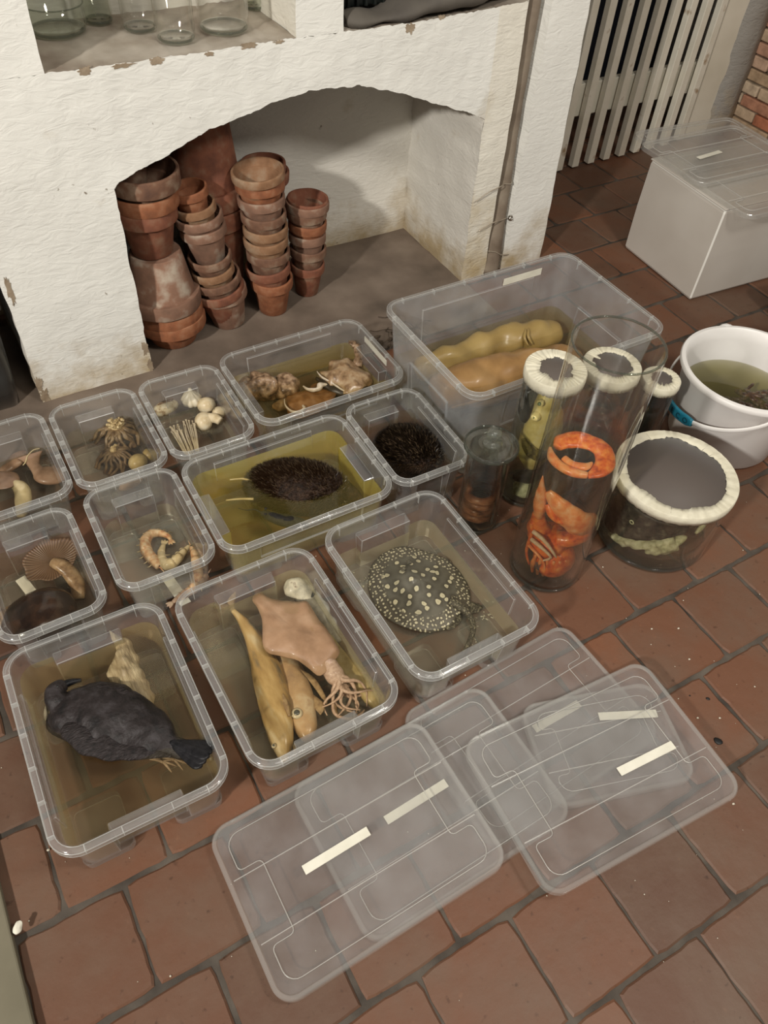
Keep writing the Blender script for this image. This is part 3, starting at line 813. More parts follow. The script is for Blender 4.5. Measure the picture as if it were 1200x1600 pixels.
# ------------------------------------------------------------------ storage boxes
def sec(hx, hy, r, z, dn, dl, wn, wl, n=6):
    """outline at height z; dn/dl = notch depth in the short (+-Y) and long (+-X) sides, wn/wl half widths"""
    P = []
    def arc(cx, cyy, a0):
        for i in range(n + 1):
            a = R(a0 + 90 * i / n); P.append(Vector((cx + r * math.cos(a), cyy + r * math.sin(a), z)))
    arc(hx - r, hy - r, 0)
    P.extend([Vector((wn, hy, z)), Vector((wn - .002, hy - dn, z)), Vector((-wn + .002, hy - dn, z)), Vector((-wn, hy, z))])
    arc(-(hx - r), hy - r, 90)
    P.extend([Vector((-hx, wl, z)), Vector((-hx + dl, wl - .001, z)), Vector((-hx + dl, -wl + .001, z)), Vector((-hx, -wl, z))])
    arc(-(hx - r), -(hy - r), 180)
    P.extend([Vector((-wn, -hy, z)), Vector((-wn + .002, -hy + dn, z)), Vector((wn - .002, -hy + dn, z)), Vector((wn, -hy, z))])
    arc(hx - r, -(hy - r), 270)
    P.extend([Vector((hx, -wl, z)), Vector((hx - dl, -wl + .001, z)), Vector((hx - dl, wl - .001, z)), Vector((hx, wl, z))])
    return P

def make_box(label, x, y, W, D, H, rz, liq=None, level=0.09, group=None, mt='tub', lq_label=None):
    t_ = thing('storage_box', label, 'box', (x, y, 0.0), rz, group)
    lip = 0.0115
    hxT, hyT = W / 2 - lip, D / 2 - lip
    k = H / 0.14
    tx = 0.013 * (1 + .5 * (k - 1)); ty = 0.015 * (1 + .5 * (k - 1))
    zf = 0.020 if k < 1.5 else .016
    rT, rB = 0.030 * (1 if W < .25 else 1.12) , 0.024
    wn = W * 0.21; wl = D * 0.30
    zn = H - 0.034 if k < 1.5 else H * .62
    def dims(z):
        t = z / H
        return hxT - tx * (1 - t), hyT - ty * (1 - t), rB + (rT - rB) * t
    def dn(z):
        if z > zn + .0005: return 0
        return 0.0225 - ty * (1 - z / zn) * .9 if k < 1.5 else 0.008
    zl0, zl1 = H * .50, H * .84
    def dl(z): return 0.0028 if zl0 < z < zl1 else 0
    def S_(z, dz=None, ins=0):
        hx, hy, r = dims(z)
        q = dz if dz is not None else z
        return sec(hx - ins, hy - ins, r, z, max(0, dn(q)), dl(q), wn + ins, wl, 6)
    bm = bmesh.new()
    Z = [(zf, None), (zl0, zl0 - .001), (zl0 + .0012, None), (zn if zn < zl1 else zl1, None)]
    if zn < zl1: Z = [(zf, None), (zl0, zl0 - .001), (zl0 + .0015, None), (zn, None), (zn + .0015, zn + .002), (zl1, zl1 - .0005), (zl1 + .0015, None), (H - .002, None)]
    else: Z = [(zf, None), (zl0, zl0 - .001), (zl0 + .0015, None), (zl1, zl1 - .0005), (zl1 + .0015, None), (zn, None), (zn + .0015, zn + .002), (H - .002, None)]
    loft(bm, [S_(z, q) for z, q in Z], cap0=True, cap1=False)
    bmesh.ops.remove_doubles(bm, verts=bm.verts, dist=1e-5)
    bmesh.ops.dissolve_degenerate(bm, edges=bm.edges, dist=1e-5)
    # outside faces only; thickness comes from solidify
    bmesh.ops.recalc_face_normals(bm, faces=bm.faces)
    o = obj('tub', bm, [M[mt], M['tubedge']], t_, smooth=False, normals=False,
            mods=[('BEVEL', dict(width=0.0013, segments=1, limit_method='ANGLE', angle_limit=R(40), material=1)), ('SOLIDIFY', dict(thickness=0.0018, offset=-1))])
    # stacking feet under the four corners
    hx, hy, r = dims(0.0)
    fw, fd = W * 0.29, D * 0.26
    for sx_, sy_ in ((-1, -1), (1, -1), (-1, 1), (1, 1)):
        bm = bmesh.new()
        def fr(z, e):
            return [Vector((sx_ * (hx - fw / 2 + e * .5) + p.x, sy_ * (hy - fd / 2 + e * .5) + p.y, z)) for p in rrect(fw / 2 + e * .5, fd / 2 + e * .5, .012, 0, 4)]
        loft(bm, [fr(0.0008, 0), fr(zf - .0003, .0012)], cap0=True, cap1=False)
        bmesh.ops.recalc_face_normals(bm, faces=bm.faces)
        obj('foot', bm, [M[mt], M['tubedge']], t_, smooth=False, normals=False, mods=[('BEVEL', dict(width=0.0012, segments=1, limit_method='ANGLE', angle_limit=R(40), material=1)), ('SOLIDIFY', dict(thickness=0.0014, offset=-1))])
    # rim
    bm = bmesh.new()
    prof = [(0.0, -.004), (0.0003, 0), (.003, .0012), (lip * .62, .0010), (lip - .0012, -.0005), (lip, -.003), (lip, -.0125), (lip - .0016, -.0125), (lip - .0018, -.0045), (lip * .5, -.0022), (.002, -.0028)]
    rings = [[bm.verts.new(p) for p in rrect(hxT + e, hyT + e, rT + e, H + dz, 7)] for e, dz in prof]
    for a, b in zip(rings, rings[1:] + [rings[0]]): ring_faces(bm, a, b)
    o = obj('rim', bm, M['rim'], t_)
    sharp(o, 50)
    # thin pale tubes added as the bright lines of light on the rim edges
    bm = bmesh.new()
    for e0, z0, q_ in ((.0006, .0004, .0009), (lip - .0006, -.0016, .0010), (lip - .0004, -.0120, .0007)):
        base_ = rrect(hxT + e0, hyT + e0, rT + e0, H + z0, 7)
        prs_ = [[(q_ * math.cos(t), q_ * math.sin(t)) for t in (0, 1.57, 3.14, 4.71)]][0]
        rg_ = [[bm.verts.new(p) for p in rrect(hxT + e0 + a, hyT + e0 + a, rT + e0 + a, H + z0 + b2, 7)] for a, b2 in prs_]
        for A2, B2 in zip(rg_, rg_[1:] + [rg_[0]]): ring_faces(bm, A2, B2)
    obj('rim_edge_light', bm, M['tubedge'], t_)
    # cross ribs on the rim
    bm = bmesh.new()
    for s in (-1, 1):
        for q in (-.74, -.30, .30, .74): 
            box(bm, (q * hxT, s * (hyT + lip / 2), H - .0062), (.0013, lip - .0004, .0120))
            if abs(q) > .5: box(bm, (q * hxT, s * (hyT + lip * .1), H - .012), (.0013, .003, .024))
        for q in (-.82, -.5, -.17, .17, .5, .82): box(bm, (s * (hxT + lip / 2), q * hyT, H - .0062), (lip - .0004, .0013, .0120))
    obj('rim_rib', bm, M['rib'], t_, smooth=False)
    if liq:
        bm = bmesh.new()
        zs = [zf + .0025, min(level, zn - .002) if level < zn else level]
        if level > zl0: zs = [zf + .0025, zl0 - .001, zl0 + .001, level]
        loft(bm, [S_(z, z, ins=.0026) for z in zs])
        bmesh.ops.remove_doubles(bm, verts=bm.verts, dist=1e-5)
        bmesh.ops.dissolve_degenerate(bm, edges=bm.edges, dist=1e-5)
        lo = obj('preserving_liquid', bm, liq, smooth=False)
        lo.location = (x, y, 0); lo.rotation_euler = (0, 0, rz)
        tag(lo, lq_label, 'liquid')
    return t_

LQ = dict(
    pigeon=liquid('olive_brown_liquid', (0.68, 0.52, 0.22), 6.5, 0.028, (0.62, 0.50, 0.26), side=0.36),
    fish=liquid('pale_straw_liquid', (0.82, 0.70, 0.42), 4.5, 0.016, (0.74, 0.66, 0.42), side=0.32),
    ray=liquid('clear_greyish_liquid', (0.88, 0.80, 0.62), 4, 0.02, (0.76, 0.70, 0.50), side=0.36),
    D=liquid('yellow_liquid', (0.88, 0.72, 0.06), 6, 0.06, (0.9, 0.76, 0.16), side=0.36),
    E=liquid('dull_yellow_liquid', (0.78, 0.62, 0.12), 7, 0.02, (0.74, 0.60, 0.22), side=0.26),
    I=liquid('amber_liquid', (0.60, 0.32, 0.08), 14, 0.02, (0.20, 0.10, 0.03), side=0.06),
    clear=liquid('nearly_clear_liquid', (0.88, 0.83, 0.72), 3, 0.015, (0.72, 0.67, 0.54), side=0.24),
    brown=liquid('faint_brown_liquid', (0.72, 0.60, 0.42), 6, 0.015, (0.35, 0.28, 0.19), side=0.07),
    L=liquid('greenish_yellow_liquid', (0.72, 0.58, 0.14), 7, 0.018, (0.5, 0.42, 0.14), side=0.1),
)
d = R
GB, GS = 'larger clear storage boxes on the floor', 'small clear storage boxes on the floor'
make_box('clear plastic box holding the dark pigeon, nearest the bottom left', -.035, .710, .28, .39, .14, d(-1.0), LQ['pigeon'], .104, GB, lq_label='olive brown liquid around the dark pigeon')
make_box('clear plastic box holding the fishes and the squid', .268, .696, .28, .39, .14, d(.8), LQ['fish'], .094, GB, lq_label='pale straw liquid over the fishes and squid')
make_box('clear plastic box holding the spotted stingray', .581, .707, .28, .39, .14, d(.8), LQ['ray'], .070, GB, lq_label='shallow greyish liquid over the spotted stingray')
make_box('clear plastic box of yellow liquid holding the big brown hedgehog, middle of the floor', .451, 1.067, .28, .39, .14, d(89.7), LQ['D'], .106, GB, lq_label='bright yellow liquid around the big brown hedgehog and mouse')
bE = make_box('clear plastic box holding three large wet brown mushrooms in front of the arch', .662, 1.373, .28, .39, .14, d(90.5), LQ['E'], .080, GB, lq_label='dull yellow liquid around the wet brown mushrooms')
make_box('small clear box holding garlic, enoki and white mushrooms', .359, 1.358, .196, .28, .14, d(-.6), LQ['clear'], .050, GS, lq_label='clear shallow liquid under the garlic and enoki')
make_box('small clear box holding the brown stringy dried fungus', .157, 1.361, .196, .28, .14, d(-.2), LQ['brown'], .075, GS, lq_label='faint brown liquid around the stringy fungus')
make_box('small clear box holding the curled prawns', .151, 1.075, .196, .28, .14, d(-.3), LQ['clear'], .055, GS, lq_label='clear shallow liquid over the curled prawns')
make_box('small clear box of amber liquid holding the curled dark hedgehog', .749, 1.069, .196, .28, .14, d(-.8), LQ['I'], .088, GS, lq_label='amber liquid around the curled dark hedgehog')
make_box('small clear box holding pinkish oyster mushrooms, at the left edge', -.046, 1.367, .196, .28, .14, d(.6), LQ['brown'], .060, GS, lq_label='faint brown liquid over the pinkish oyster mushrooms')
make_box('small clear box holding a gilled brown mushroom and a dark cap, at the left edge', -.068, 1.063, .196, .28, .14, d(.8), LQ['brown'], .085, GS, lq_label='faint brown liquid over the gilled mushroom and dark cap')
bL = make_box('tall milky plastic box with the long tan specimen, largest of the boxes', 1.128, 1.170, .39, .575, .272, d(90.2), LQ['L'], .125, None, mt='bigtub', lq_label='greenish yellow liquid around the long tan specimen')

def strip(name, c, size, rz, parent, tilt=0, label=None):
    bm = bmesh.new(); box(bm, (0, 0, 0), size)
    bmesh.ops.transform(bm, matrix=Matrix.Translation(c) @ Euler((tilt, 0, rz)).to_matrix().to_4x4(), verts=bm.verts)
    o = obj(name, bm, M['tape'], parent, True, smooth=False)
    return o
strip('label_tape', (.8435, 1.378, .1235), (.112, .0012, .016), d(90), bE, tilt=0)
strip('label_tape', (1.258, 1.3465, .2425), (.122, .0012, .019), 0, bL)

# ------------------------------------------------------------------ lids
def make_lid(label, x, y, z, W, D, rz, tx=0, ty=0, tape=None, group='clear box lids', cat_='lid', ridge=True, thick=.012):
    t_ = thing('box_lid', label, cat_, (x, y, z), group=group, rot=(tx, ty, rz))
    rc = .034
    bm = bmesh.new()
    hx, hy = W / 2, D / 2
    # outer band, step down to the sunken panel with side notches
    def nring(ins, z_, nd):
        a, b = hx - ins, hy - ins
        nw = hy * .40
        r = .022
        P = []
        def arc(cx, cyy, a0, n=5):
            for i in range(n + 1):
                t = R(a0 + 90 * i / n); P.append(Vector((cx + r * math.cos(t), cyy + r * math.sin(t), z_)))
        def crn(cx, cyy, a0, rr_=.008, rev=False, n=3):
            for i in range(n + 1):
                t = R(a0 + (-90 if rev else 90) * i / n); P.append(Vector((cx + rr_ * math.cos(t), cyy + rr_ * math.sin(t), z_)))
        arc(a - r, b - r, 0); arc(-(a - r), b - r, 90)
        # left side notch
        P.append(Vector((-a, nw + .02, z_))); crn(-a + .008, nw + .008 + .004, 180); crn(-a + nd - .008, nw - .004, 90, rev=True)
        crn(-a + nd - .008, -nw + .004, 0, rev=True); crn(-a + .008, -nw - .012, 90)
        P.append(Vector((-a, -nw - .02, z_)))
        arc(-(a - r), -(b - r), 180); arc(a - r, -(b - r), 270)
        P.append(Vector((a, -nw - .02, z_))); crn(a - .008, -nw - .012, 0); crn(a - nd + .008, -nw + .004, 270, rev=True)
        crn(a - nd + .008, nw - .004, 180, rev=True); crn(a - .008, nw + .012, 270)
        P.append(Vector((a, nw + .02, z_)))
        return P
    # skirt and top band as rounded rectangles, then a plate
    sk = [(0, -.001), (0, thick - .002), (.0015, thick), (.0075, thick), (.009, thick - .0018)]
    rings = [[bm.verts.new(p) for p in rrect(hx - e, hy - e, rc - e, z_, 8)] for e, z_ in sk]
    for A, B in zip(rings, rings[1:]): ring_faces(bm, A, B, 1)
    f = bm.faces.new(rings[-1]); f.material_index = 0
    o = obj('lid_plate', bm, [M['lid'], M['lidrim']], t_, smooth=False, mods=[('SOLIDIFY', dict(thickness=0.0014, offset=-1))])
    if ridge:
        bm = bmesh.new()
        P = nring(.024, thick - .0005, W * .095)
        n = len(P)
        A = []
        for i, p in enumerate(P):
            t = (P[(i + 1) % n] - P[i - 1]); t.z = 0
            if t.length < 1e-6: t = Vector((1, 0, 0))
            t.normalize(); nn = Vector((-t.y, t.x, 0))
            A.append([p + nn * .0011 + Vector((0, 0, -.0008)), p + Vector((0, 0, .0012)), p - nn * .0011 + Vector((0, 0, -.0008))])
        vs = [[bm.verts.new(q) for q in a] for a in A]
        for i in range(n):
            a, b = vs[i], vs[(i + 1) % n]
            for k in range(3): bm.faces.new((a[k], a[(k + 1) % 3], b[(k + 1) % 3], b[k]))
        obj('panel_ridge', bm, M['ridge'], t_)
        bm = bmesh.new()
        for s in (-1, 1): box(bm, (0, s * hy * .36, thick - .0004), (W - .022, .0013, .0018))
        obj('trough_ridge', bm, M['ridge'], t_, smooth=False)
    if tape:
        bm = bmesh.new(); box(bm, (0, 0, 0), (tape[3], .0155 if len(tape) < 5 else tape[4], .0009))
        bmesh.ops.transform(bm, matrix=Matrix.Translation((tape[0], tape[1], thick + .0007)) @ Matrix.Rotation(tape[2], 4, 'Z'), verts=bm.verts)
        obj('label_tape', bm, M['tape'], t_, smooth=False)
    return t_
GL = 'clear lids lying on the tiles'
make_lid('clear lid at the back of the pile of lids, nearest the stingray box', .628, .400, .0015, .405, .285, d(2.5), tape=(.052, -.012, d(-2), .108))
make_lid('clear lid lying second from the left, half under the left lid', .386, .367, .010, .405, .285, d(1.0), ty=d(-2.0), tape=(-.022, .012, d(1), .124))
make_lid('clear lid nearest the bottom left of the pile of lids', .238, .359, .019, .412, .288, d(.3), ty=d(-2.6), tape=(-.032, .012, d(1), .120))
make_lid('small clear lid lying askew under the right lid', .724, .304, .0145, .274, .198, d(-17.2), tape=(.060, .040, d(-8), .112))
make_lid('clear lid on top at the right end of the pile of lids', .675, .268, .031, .412, .288, d(-3.6), tape=(.083, -.022, d(-.5), .122))

# lids on the white carton
make_lid('clear lid at the back of the three lids on the white carton', 2.183, 1.623, .3025, .405, .285, d(-5.6))
make_lid('clear lid on top of the other two on the white carton, tape strip across it', 2.130, 1.540, .3160, .405, .285, d(-3.0), tape=(-.045, -.005, d(6), .10))
make_lid('clear lid hanging over the near edge of the white carton', 2.145, 1.362, .3025, .412, .288, d(-3.0))

# white carton
t_ = thing('white_carton', 'large plain white carton standing on the tiles before the gate', 'box', (2.155, 1.455, 0), d(-4))
def crt(z, e=0): return [Vector((sx_ * (.215 + e), sy_ * (.165 + e), z)) for sx_, sy_ in ((-1, -1), (1, -1), (1, 1), (-1, 1))]
M['carton'] = org('off_white_card', [(0.50, 0.455, 0.40), (0.56, 0.52, 0.465)], 5, .6, .1)
M['cartonedge'] = plain('bright_card_edge', (0.78, 0.76, 0.70), .6)
bm = bmesh.new()
loft(bm, [crt(0.001, -.004), crt(.01), crt(.15, .0015), crt(.285), crt(.296, -.002)])
obj('carton_body', bm, [M['carton'], M['cartonedge']], t_, smooth=False, mods=[('BEVEL', dict(width=0.004, segments=2, material=1, limit_method='ANGLE', angle_limit=R(40)))])
bm = bmesh.new(); box(bm, (0, 0, .2985), (.434, .334, .005)); obj('carton_flap', bm, M['carton'], t_, smooth=False, mods=[('BEVEL', dict(width=0.002, segments=2))])

# ------------------------------------------------------------------ grey tub left of the wall
M['greytub'] = clear('dark_grey_plastic', tint=(0.35, 0.35, 0.34), haze=0.75, hazecol=(0.10, 0.10, 0.095), rough=0.25)
t_ = thing('grey_tub', 'dark grey translucent plastic tub left of the white pier', 'tub', (-.235, 1.90, 0))
bm = bmesh.new()
loft(bm, [rrect(.255, .185, .02, .002), rrect(.262, .196, .03, .10), rrect(.270, .205, .03, .25), rrect(.276, .209, .03, .252), rrect(.278, .211, .03, .295)], cap1=False)
obj('tub', bm, M['greytub'], t_, mods=[('SOLIDIFY', dict(thickness=.003, offset=-1))])
bm = bmesh.new()
rings = [[bm.verts.new(p) for p in rrect(.275 + e, .208 + e, .03, .296 + z, 7)] for e, z in ((0, 0), (0, .006), (.014, .006), (.014, -.012), (.012, -.012), (.012, 0))]
for a, b in zip(rings, rings[1:] + [rings[0]]): ring_faces(bm, a, b)
sharp(obj('rim', bm, M['greytub'], t_))
bm = bmesh.new()
for q in (-.06, .16): box(bm, (q, -.199, .12), (.003, .006, .20))
obj('wall_rib', bm, M['greytub'], t_, smooth=False)

# dark blue tub beyond the bucket
M['blue'] = plain('dark_blue_plastic', (0.02, 0.05, 0.10), .35)
t_ = thing('blue_tub', 'dark blue tub just showing behind the white bucket at the right edge', 'tub', (2.205, 1.06, 0), d(-12))
bm = bmesh.new()
loft(bm, [rrect(.11, .09, .03, .001), rrect(.125, .105, .035, .10)], cap1=False)
obj('tub', bm, plain('black_plastic', (.012, .012, .014), .4), t_, mods=[('SOLIDIFY', dict(thickness=.003, offset=-1))])
bm = bmesh.new()
rings = [[bm.verts.new(p) for p in rrect(.125 + e, .105 + e, .038, .10 + z, 7)] for e, z in ((0, 0), (0, .005), (.012, .004), (.012, -.010), (.010, -.010), (.010, 0))]
for a, b in zip(rings, rings[1:] + [rings[0]]): ring_faces(bm, a, b)
obj('rim', bm, M['blue'], t_)

# beige plinth board at bottom left
M['beige'] = org('dull_beige_board', [(0.13, 0.115, 0.075), (0.17, 0.15, 0.10)], 12, .8, .2)
t_ = bmesh.new(); box(t_, (-.477, .12, .008), (.40, 1.3, .016))
o = obj('beige_board', t_, M['beige'], world=True, smooth=False, mods=[('BEVEL', dict(width=.003, segments=2))]); tag(o, 'dull beige board lying on the floor at the bottom left corner', 'board')

# ------------------------------------------------------------------ specimen jars
def cover(t_, r, z, r_in, seed, skirt=.022, with_plate=True, tear=None):
    """pleated paper ring with a skirt over the rim, and the glass plate inside it, greyed for its reflection"""
    bm = bmesh.new()
    n = 160
    def ringp(rad, zz, ja, jf, pl):
        o_ = []
        for i in range(n):
            a = 2 * PI * i / n
            q = rad + ja * noise.noise(Vector((math.cos(a) * jf, math.sin(a) * jf, seed)))
            if ja > .002: q += ja * .45 * (((i // 9) * 7 + int(seed * 3)) % 3 - 1)
            if tear and abs((i / n - tear) % 1) < .02 and ja > .002: q -= .012
            zz2 = zz + pl * (math.sin(a * 38 + 3 * math.sin(a * 5 + seed)) + .6 * math.sin(a * 61 + seed * 2))
            o_.append(bm.verts.new((q * math.cos(a), q * math.sin(a), zz2)))
        return o_
    rr_ = [ringp(r + .0022, z - skirt, .0014, 2, .0010), ringp(r + .0030, z - skirt * .5, .0004, 3, 0), ringp(r + .0026, z + .0005, 0, 3, 0), ringp(r + .0012, z + .0022, 0, 2, .0003), ringp(r - (r - r_in) * .5, z + .0030, 0, 2, .0008), ringp(r_in, z + .0028, (r - r_in) * .22, 2.2, .0008)]
    for a, b in zip(rr_, rr_[1:]): ring_faces(bm, a, b)
    o = sharp(obj('paper_cover', bm, M['cover'], t_, mods=[('SOLIDIFY', dict(thickness=.0005, offset=0))]), 45)
    if with_plate:
        bm = bmesh.new(); lathe(bm, [(0, z + .0008), (r * .97, z + .0008), (r * .97, z + .0020), (0, z + .0020)], 48)
        obj('glass_plate', bm, M['glass_plate'], t_)

def fill(name, label, x, y, r, z0, z1, mat, n=48):
    bm = bmesh.new(); lathe(bm, [(0, 0), (r - .001, 0), (r, .001), (r, z1 - z0), (0, z1 - z0)], n)
    o = obj(name, bm, mat); o.location = (x, y, z0); sharp(o, 50)
    return tag(o, label, 'liquid')

def jarbody(t_, r, h, mat, t=.003, base=.012, edge=True, foot=.97):
    bm = bmesh.new(); lathe(bm, glass_prof(r, h, t, base, foot=foot), 64)
    sharp(obj('jar_wall', bm, mat, t_), 60)
    if edge:
        bm = bmesh.new(); lathe(bm, [(r * .90, .001), (r * .975, .003), (r * .99, .008), (r * .95, .0105), (r * .88, .006)], 64, close=True)
        obj('thick_base', bm, M['glassedge'], t_)

# tall cylinder
TX, TY, TR, TH = .888, .694, .0785, .592
tj = thing('glass_cylinder', 'tall open clear glass cylinder holding the orange crab', 'jar', (TX, TY, 0))
jarbody(tj, TR, TH, M['glass'], t=.0035, base=.016)
bm = bmesh.new(); lathe(bm, [(TR + .0004, TH - .0015), (TR - .0002, TH + .0012), (TR - .0022, TH + .0016), (TR - .0038, TH + .0002), (TR - .0036, TH - .002)], 96, close=True)
obj('glass_lip', bm, M['glassedge'], tj)
LQ['tall'] = liquid('grey_olive_liquid', (0.70, 0.64, 0.44), 11.0, .02, (0.2, 0.17, 0.10))
fill('preserving_liquid', 'grey olive liquid in the tall cylinder around the orange crab', TX, TY, TR - .0045, .0175, .350, LQ['tall'], 64)

# big low jar
t_ = thing('wide_jar', 'wide low glass jar with a large reflection-grey glass plate and pleated paper edge', 'jar', (1.166, .660, 0))
jarbody(t_, .126, .186, M['glass'], t=.004, base=.012)
cover(t_, .1275, .190, .104, 1.3, skirt=.020)
LQ['low'] = liquid('murky_green_liquid', (0.70, 0.70, 0.50), 3.5, .02, (0.16, 0.16, 0.09))
fill('preserving_liquid', 'murky green liquid in the wide low jar', 1.166, .660, .1205, .0135, .150, LQ['low'], 64)

# small lidded jar
LXY = (.827, .872)
t_ = thing('lidded_jar', 'small cylindrical glass jar with a knobbed glass lid and reddish coils inside', 'jar', (*LXY, 0))
jarbody(t_, .046, .230, M['smokeglass'], t=.003, base=.014)
bm = bmesh.new(); lathe(bm, [(.0, .231), (.052, .231), (.0565, .233), (.057, .238), (.054, .243), (.050, .2415), (.020, .2425), (0, .243)], 64)
lo = obj('jar_lid', bm, M['smokeglass'], t_); sharp(lo, 50)
bm = bmesh.new(); lathe(bm, [(.055, .2315), (.0578, .2345), (.0572, .240), (.054, .2432)], 64, close=True); obj('lid_edge', bm, M['glassedge'], lo)
bm = bmesh.new(); lathe(bm, [(.0195, .2425), (.021, .2445), (.017, .2475), (.009, .249), (.0075, .252), (.012, .256), (.0155, .262), (.0165, .268), (.0145, .275), (.009, .2805), (0, .2825)], 48)
obj('lid_knob', bm, clear('knob_glass', tint=(.82, .85, .80), haze=.08, hazecol=(.8, .8, .74), rough=.03, ior=1.6), lo)
LQ['dark'] = liquid('dark_liquid', (0.50, 0.34, 0.22), 60, .01, (0.03, 0.025, 0.015))
fill('preserving_liquid', 'very dark liquid in the small jar with the knobbed lid', *LXY, .0425, .016, .175, LQ['dark'])

# yellow jar
YXY, YR, YH = (.981, .897), .0600, .362
t_ = thing('covered_jar', 'tall jar with pleated paper edge holding the yellow fish', 'jar', (*YXY, 0), group='jars with pleated paper edges')
jarbody(t_, YR, YH - .004, M['smokeglass'], t=.003, base=.012)
cover(t_, YR + .001, YH, .034, 2.1, skirt=.024)
LQ['yel'] = liquid('dark_olive_liquid', (0.92, 0.84, 0.5), 2, .008, (0.05, 0.045, 0.02))
fill('preserving_liquid', 'olive liquid in the jar with the yellow fish', *YXY, YR - .0040, .0135, .325, LQ['yel'])

# jar behind the cylinder
BXY = (1.163, .908)
t_ = thing('covered_jar', 'jar with pleated paper edge seen through the top of the tall cylinder', 'jar', (*BXY, 0), group='jars with pleated paper edges')
jarbody(t_, .0600, .296, M['smokeglass'], t=.003, base=.012)
cover(t_, .0615, .300, .042, 3.7, skirt=.026, tear=.3)
fill('preserving_liquid', 'dark liquid in the jar behind the tall cylinder', *BXY, .0558, .0135, .27, liquid('dark_brown_liquid', (0.30, 0.24, 0.18), 60, .03, (0.04, 0.03, 0.02)))

# small jar at the right
SXY = (1.300, .871)
t_ = thing('covered_jar', 'narrow dark jar with pleated paper edge beside the white bucket', 'jar', (*SXY, 0), group='jars with pleated paper edges')
jarbody(t_, .0400, .236, M['smokeglass'], t=.003, base=.010)
cover(t_, .0412, .240, .024, 5.2, skirt=.020, tear=.62)
fill('preserving_liquid', 'dark amber liquid in the narrow jar beside the bucket', *SXY, .0360, .0115, .215, liquid('dark_amber_liquid', (0.42, 0.28, 0.14), 45, .03, (0.05, 0.035, 0.015)))

# ------------------------------------------------------------------ white bucket
BX, BY, BR, BZ = 1.552, .820, .166, .222
M['white'] = org('white_polythene', [(0.74, 0.71, 0.68), (0.80, 0.78, 0.75)], 9, .38, .08)
t_ = thing('white_bucket', 'round white plastic bucket with a turquoise grip at the right edge', 'bucket', (BX, BY, 0))
bm = bmesh.new()
lathe(bm, [(0, .003), (.108, .003), (.112, 0), (.124, .002), (.130, .012), (.152, BZ - .03), (.158, BZ - .012), (.1595, BZ - .012), (.1655, BZ - .012), (.167, BZ - .004), (.1645, BZ), (.156, BZ + .001), (.151, BZ - .004), (.147, BZ - .03), (.126, .012), (.118, .007), (0, .007)], 96)
sharp(obj('bucket_wall', bm, M['white'], t_), 45)
A0 = R(64)
for s, q in ((0, 'a'), (PI, 'b')):
    bm = bmesh.new()
    a = A0 + s
    blob(bm, (.166 * math.cos(a), .166 * math.sin(a), BZ - .010), (.014, .020, .012), 0, rot=(0, 0, a), sub=2)
    obj('handle_ear', bm, M['white'], t_)
def hp(f):
    """point on the hanging handle, f in 0..1 from one ear to the other"""
    a = A0 + PI * f
    dip = math.sin(PI * f) ** .8
    rr_ = .170 + .006 * dip - .008 * math.sin(PI * f) ** 4
    return Vector((rr_ * math.cos(a), rr_ * math.sin(a), BZ - .012 - .092 * dip))
hd = bmesh.new()
sweep(hd, [(*hp(i / 24), .0028, .0055) for i in range(25)], per=2, seg=10, power=.6)
ho = obj('handle', hd, M['white'], t_)
gb = bmesh.new()
sweep(gb, [(*(hp(.40 + .28 * i / 10) + Vector((math.cos(A0 + PI * (.40 + .28 * i / 10)) * .003, math.sin(A0 + PI * (.40 + .28 * i / 10)) * .003, 0))), .005, .013 if 0 < i < 10 else .009) for i in range(11)], per=3, seg=16, power=.55)
M['teal'] = plain('turquoise_plastic', (0.012, 0.16, 0.24), .4)
go = obj('handle_grip', gb, M['teal'], ho); XF[go.name] = XF[t_.name]
M['tealdark'] = plain('dark_turquoise', (0.003, 0.035, 0.055), .5)
for i, ch in enumerate('TEBECO'):
    f = .435 + .043 * i
    cu = bpy.data.curves.new('letter', 'FONT'); cu.body = ch; cu.size = .020; cu.extrude = .0006; cu.align_x = 'CENTER'; cu.align_y = 'CENTER'
    co = bpy.data.objects.new('letter', cu)
    me = bpy.data.meshes.new_from_object(co)
    bpy.data.objects.remove(co)
    a = A0 + PI * f
    nrm = Vector((math.cos(a), math.sin(a), 0)); tn = (hp(f + .02) - hp(f - .02)).normalized()
    nrm = (nrm - tn * nrm.dot(tn)).normalized(); up = nrm.cross(tn)
    Mx = Matrix((tn, up, nrm)).transposed().to_4x4(); Mx.translation = hp(f) + nrm * .0084
    me.transform(Mx); me.materials.append(M['tealdark'])
    lo = bpy.data.objects.new('embossed_letter', me); COL.objects.link(lo); lo.parent = go
bl = (bmesh.new(), liquid('olive_green_liquid', (0.62, 0.58, 0.26), 16, .14, (0.38, 0.35, 0.16)))
lathe(bl[0], [(0, .03), (.1265, .03), (.1385, .136), (0, .136)], 64)
lo = obj('preserving_liquid', bl[0], bl[1]); lo.location = (BX, BY, 0); sharp(lo, 50); tag(lo, 'olive green liquid in the white bucket', 'liquid')
# letters and grip sit in the bucket's own space
# ------------------------------------------------------------------ specimens
rs = random.Random(21)
OS = 3.2
def part(name, bm, mat, t_, label=None, **k):
    o = obj(name, bm, mat, t_, True, **k)
    if label: o['label'] = label
    return o
def V(*a): return Vector(a)

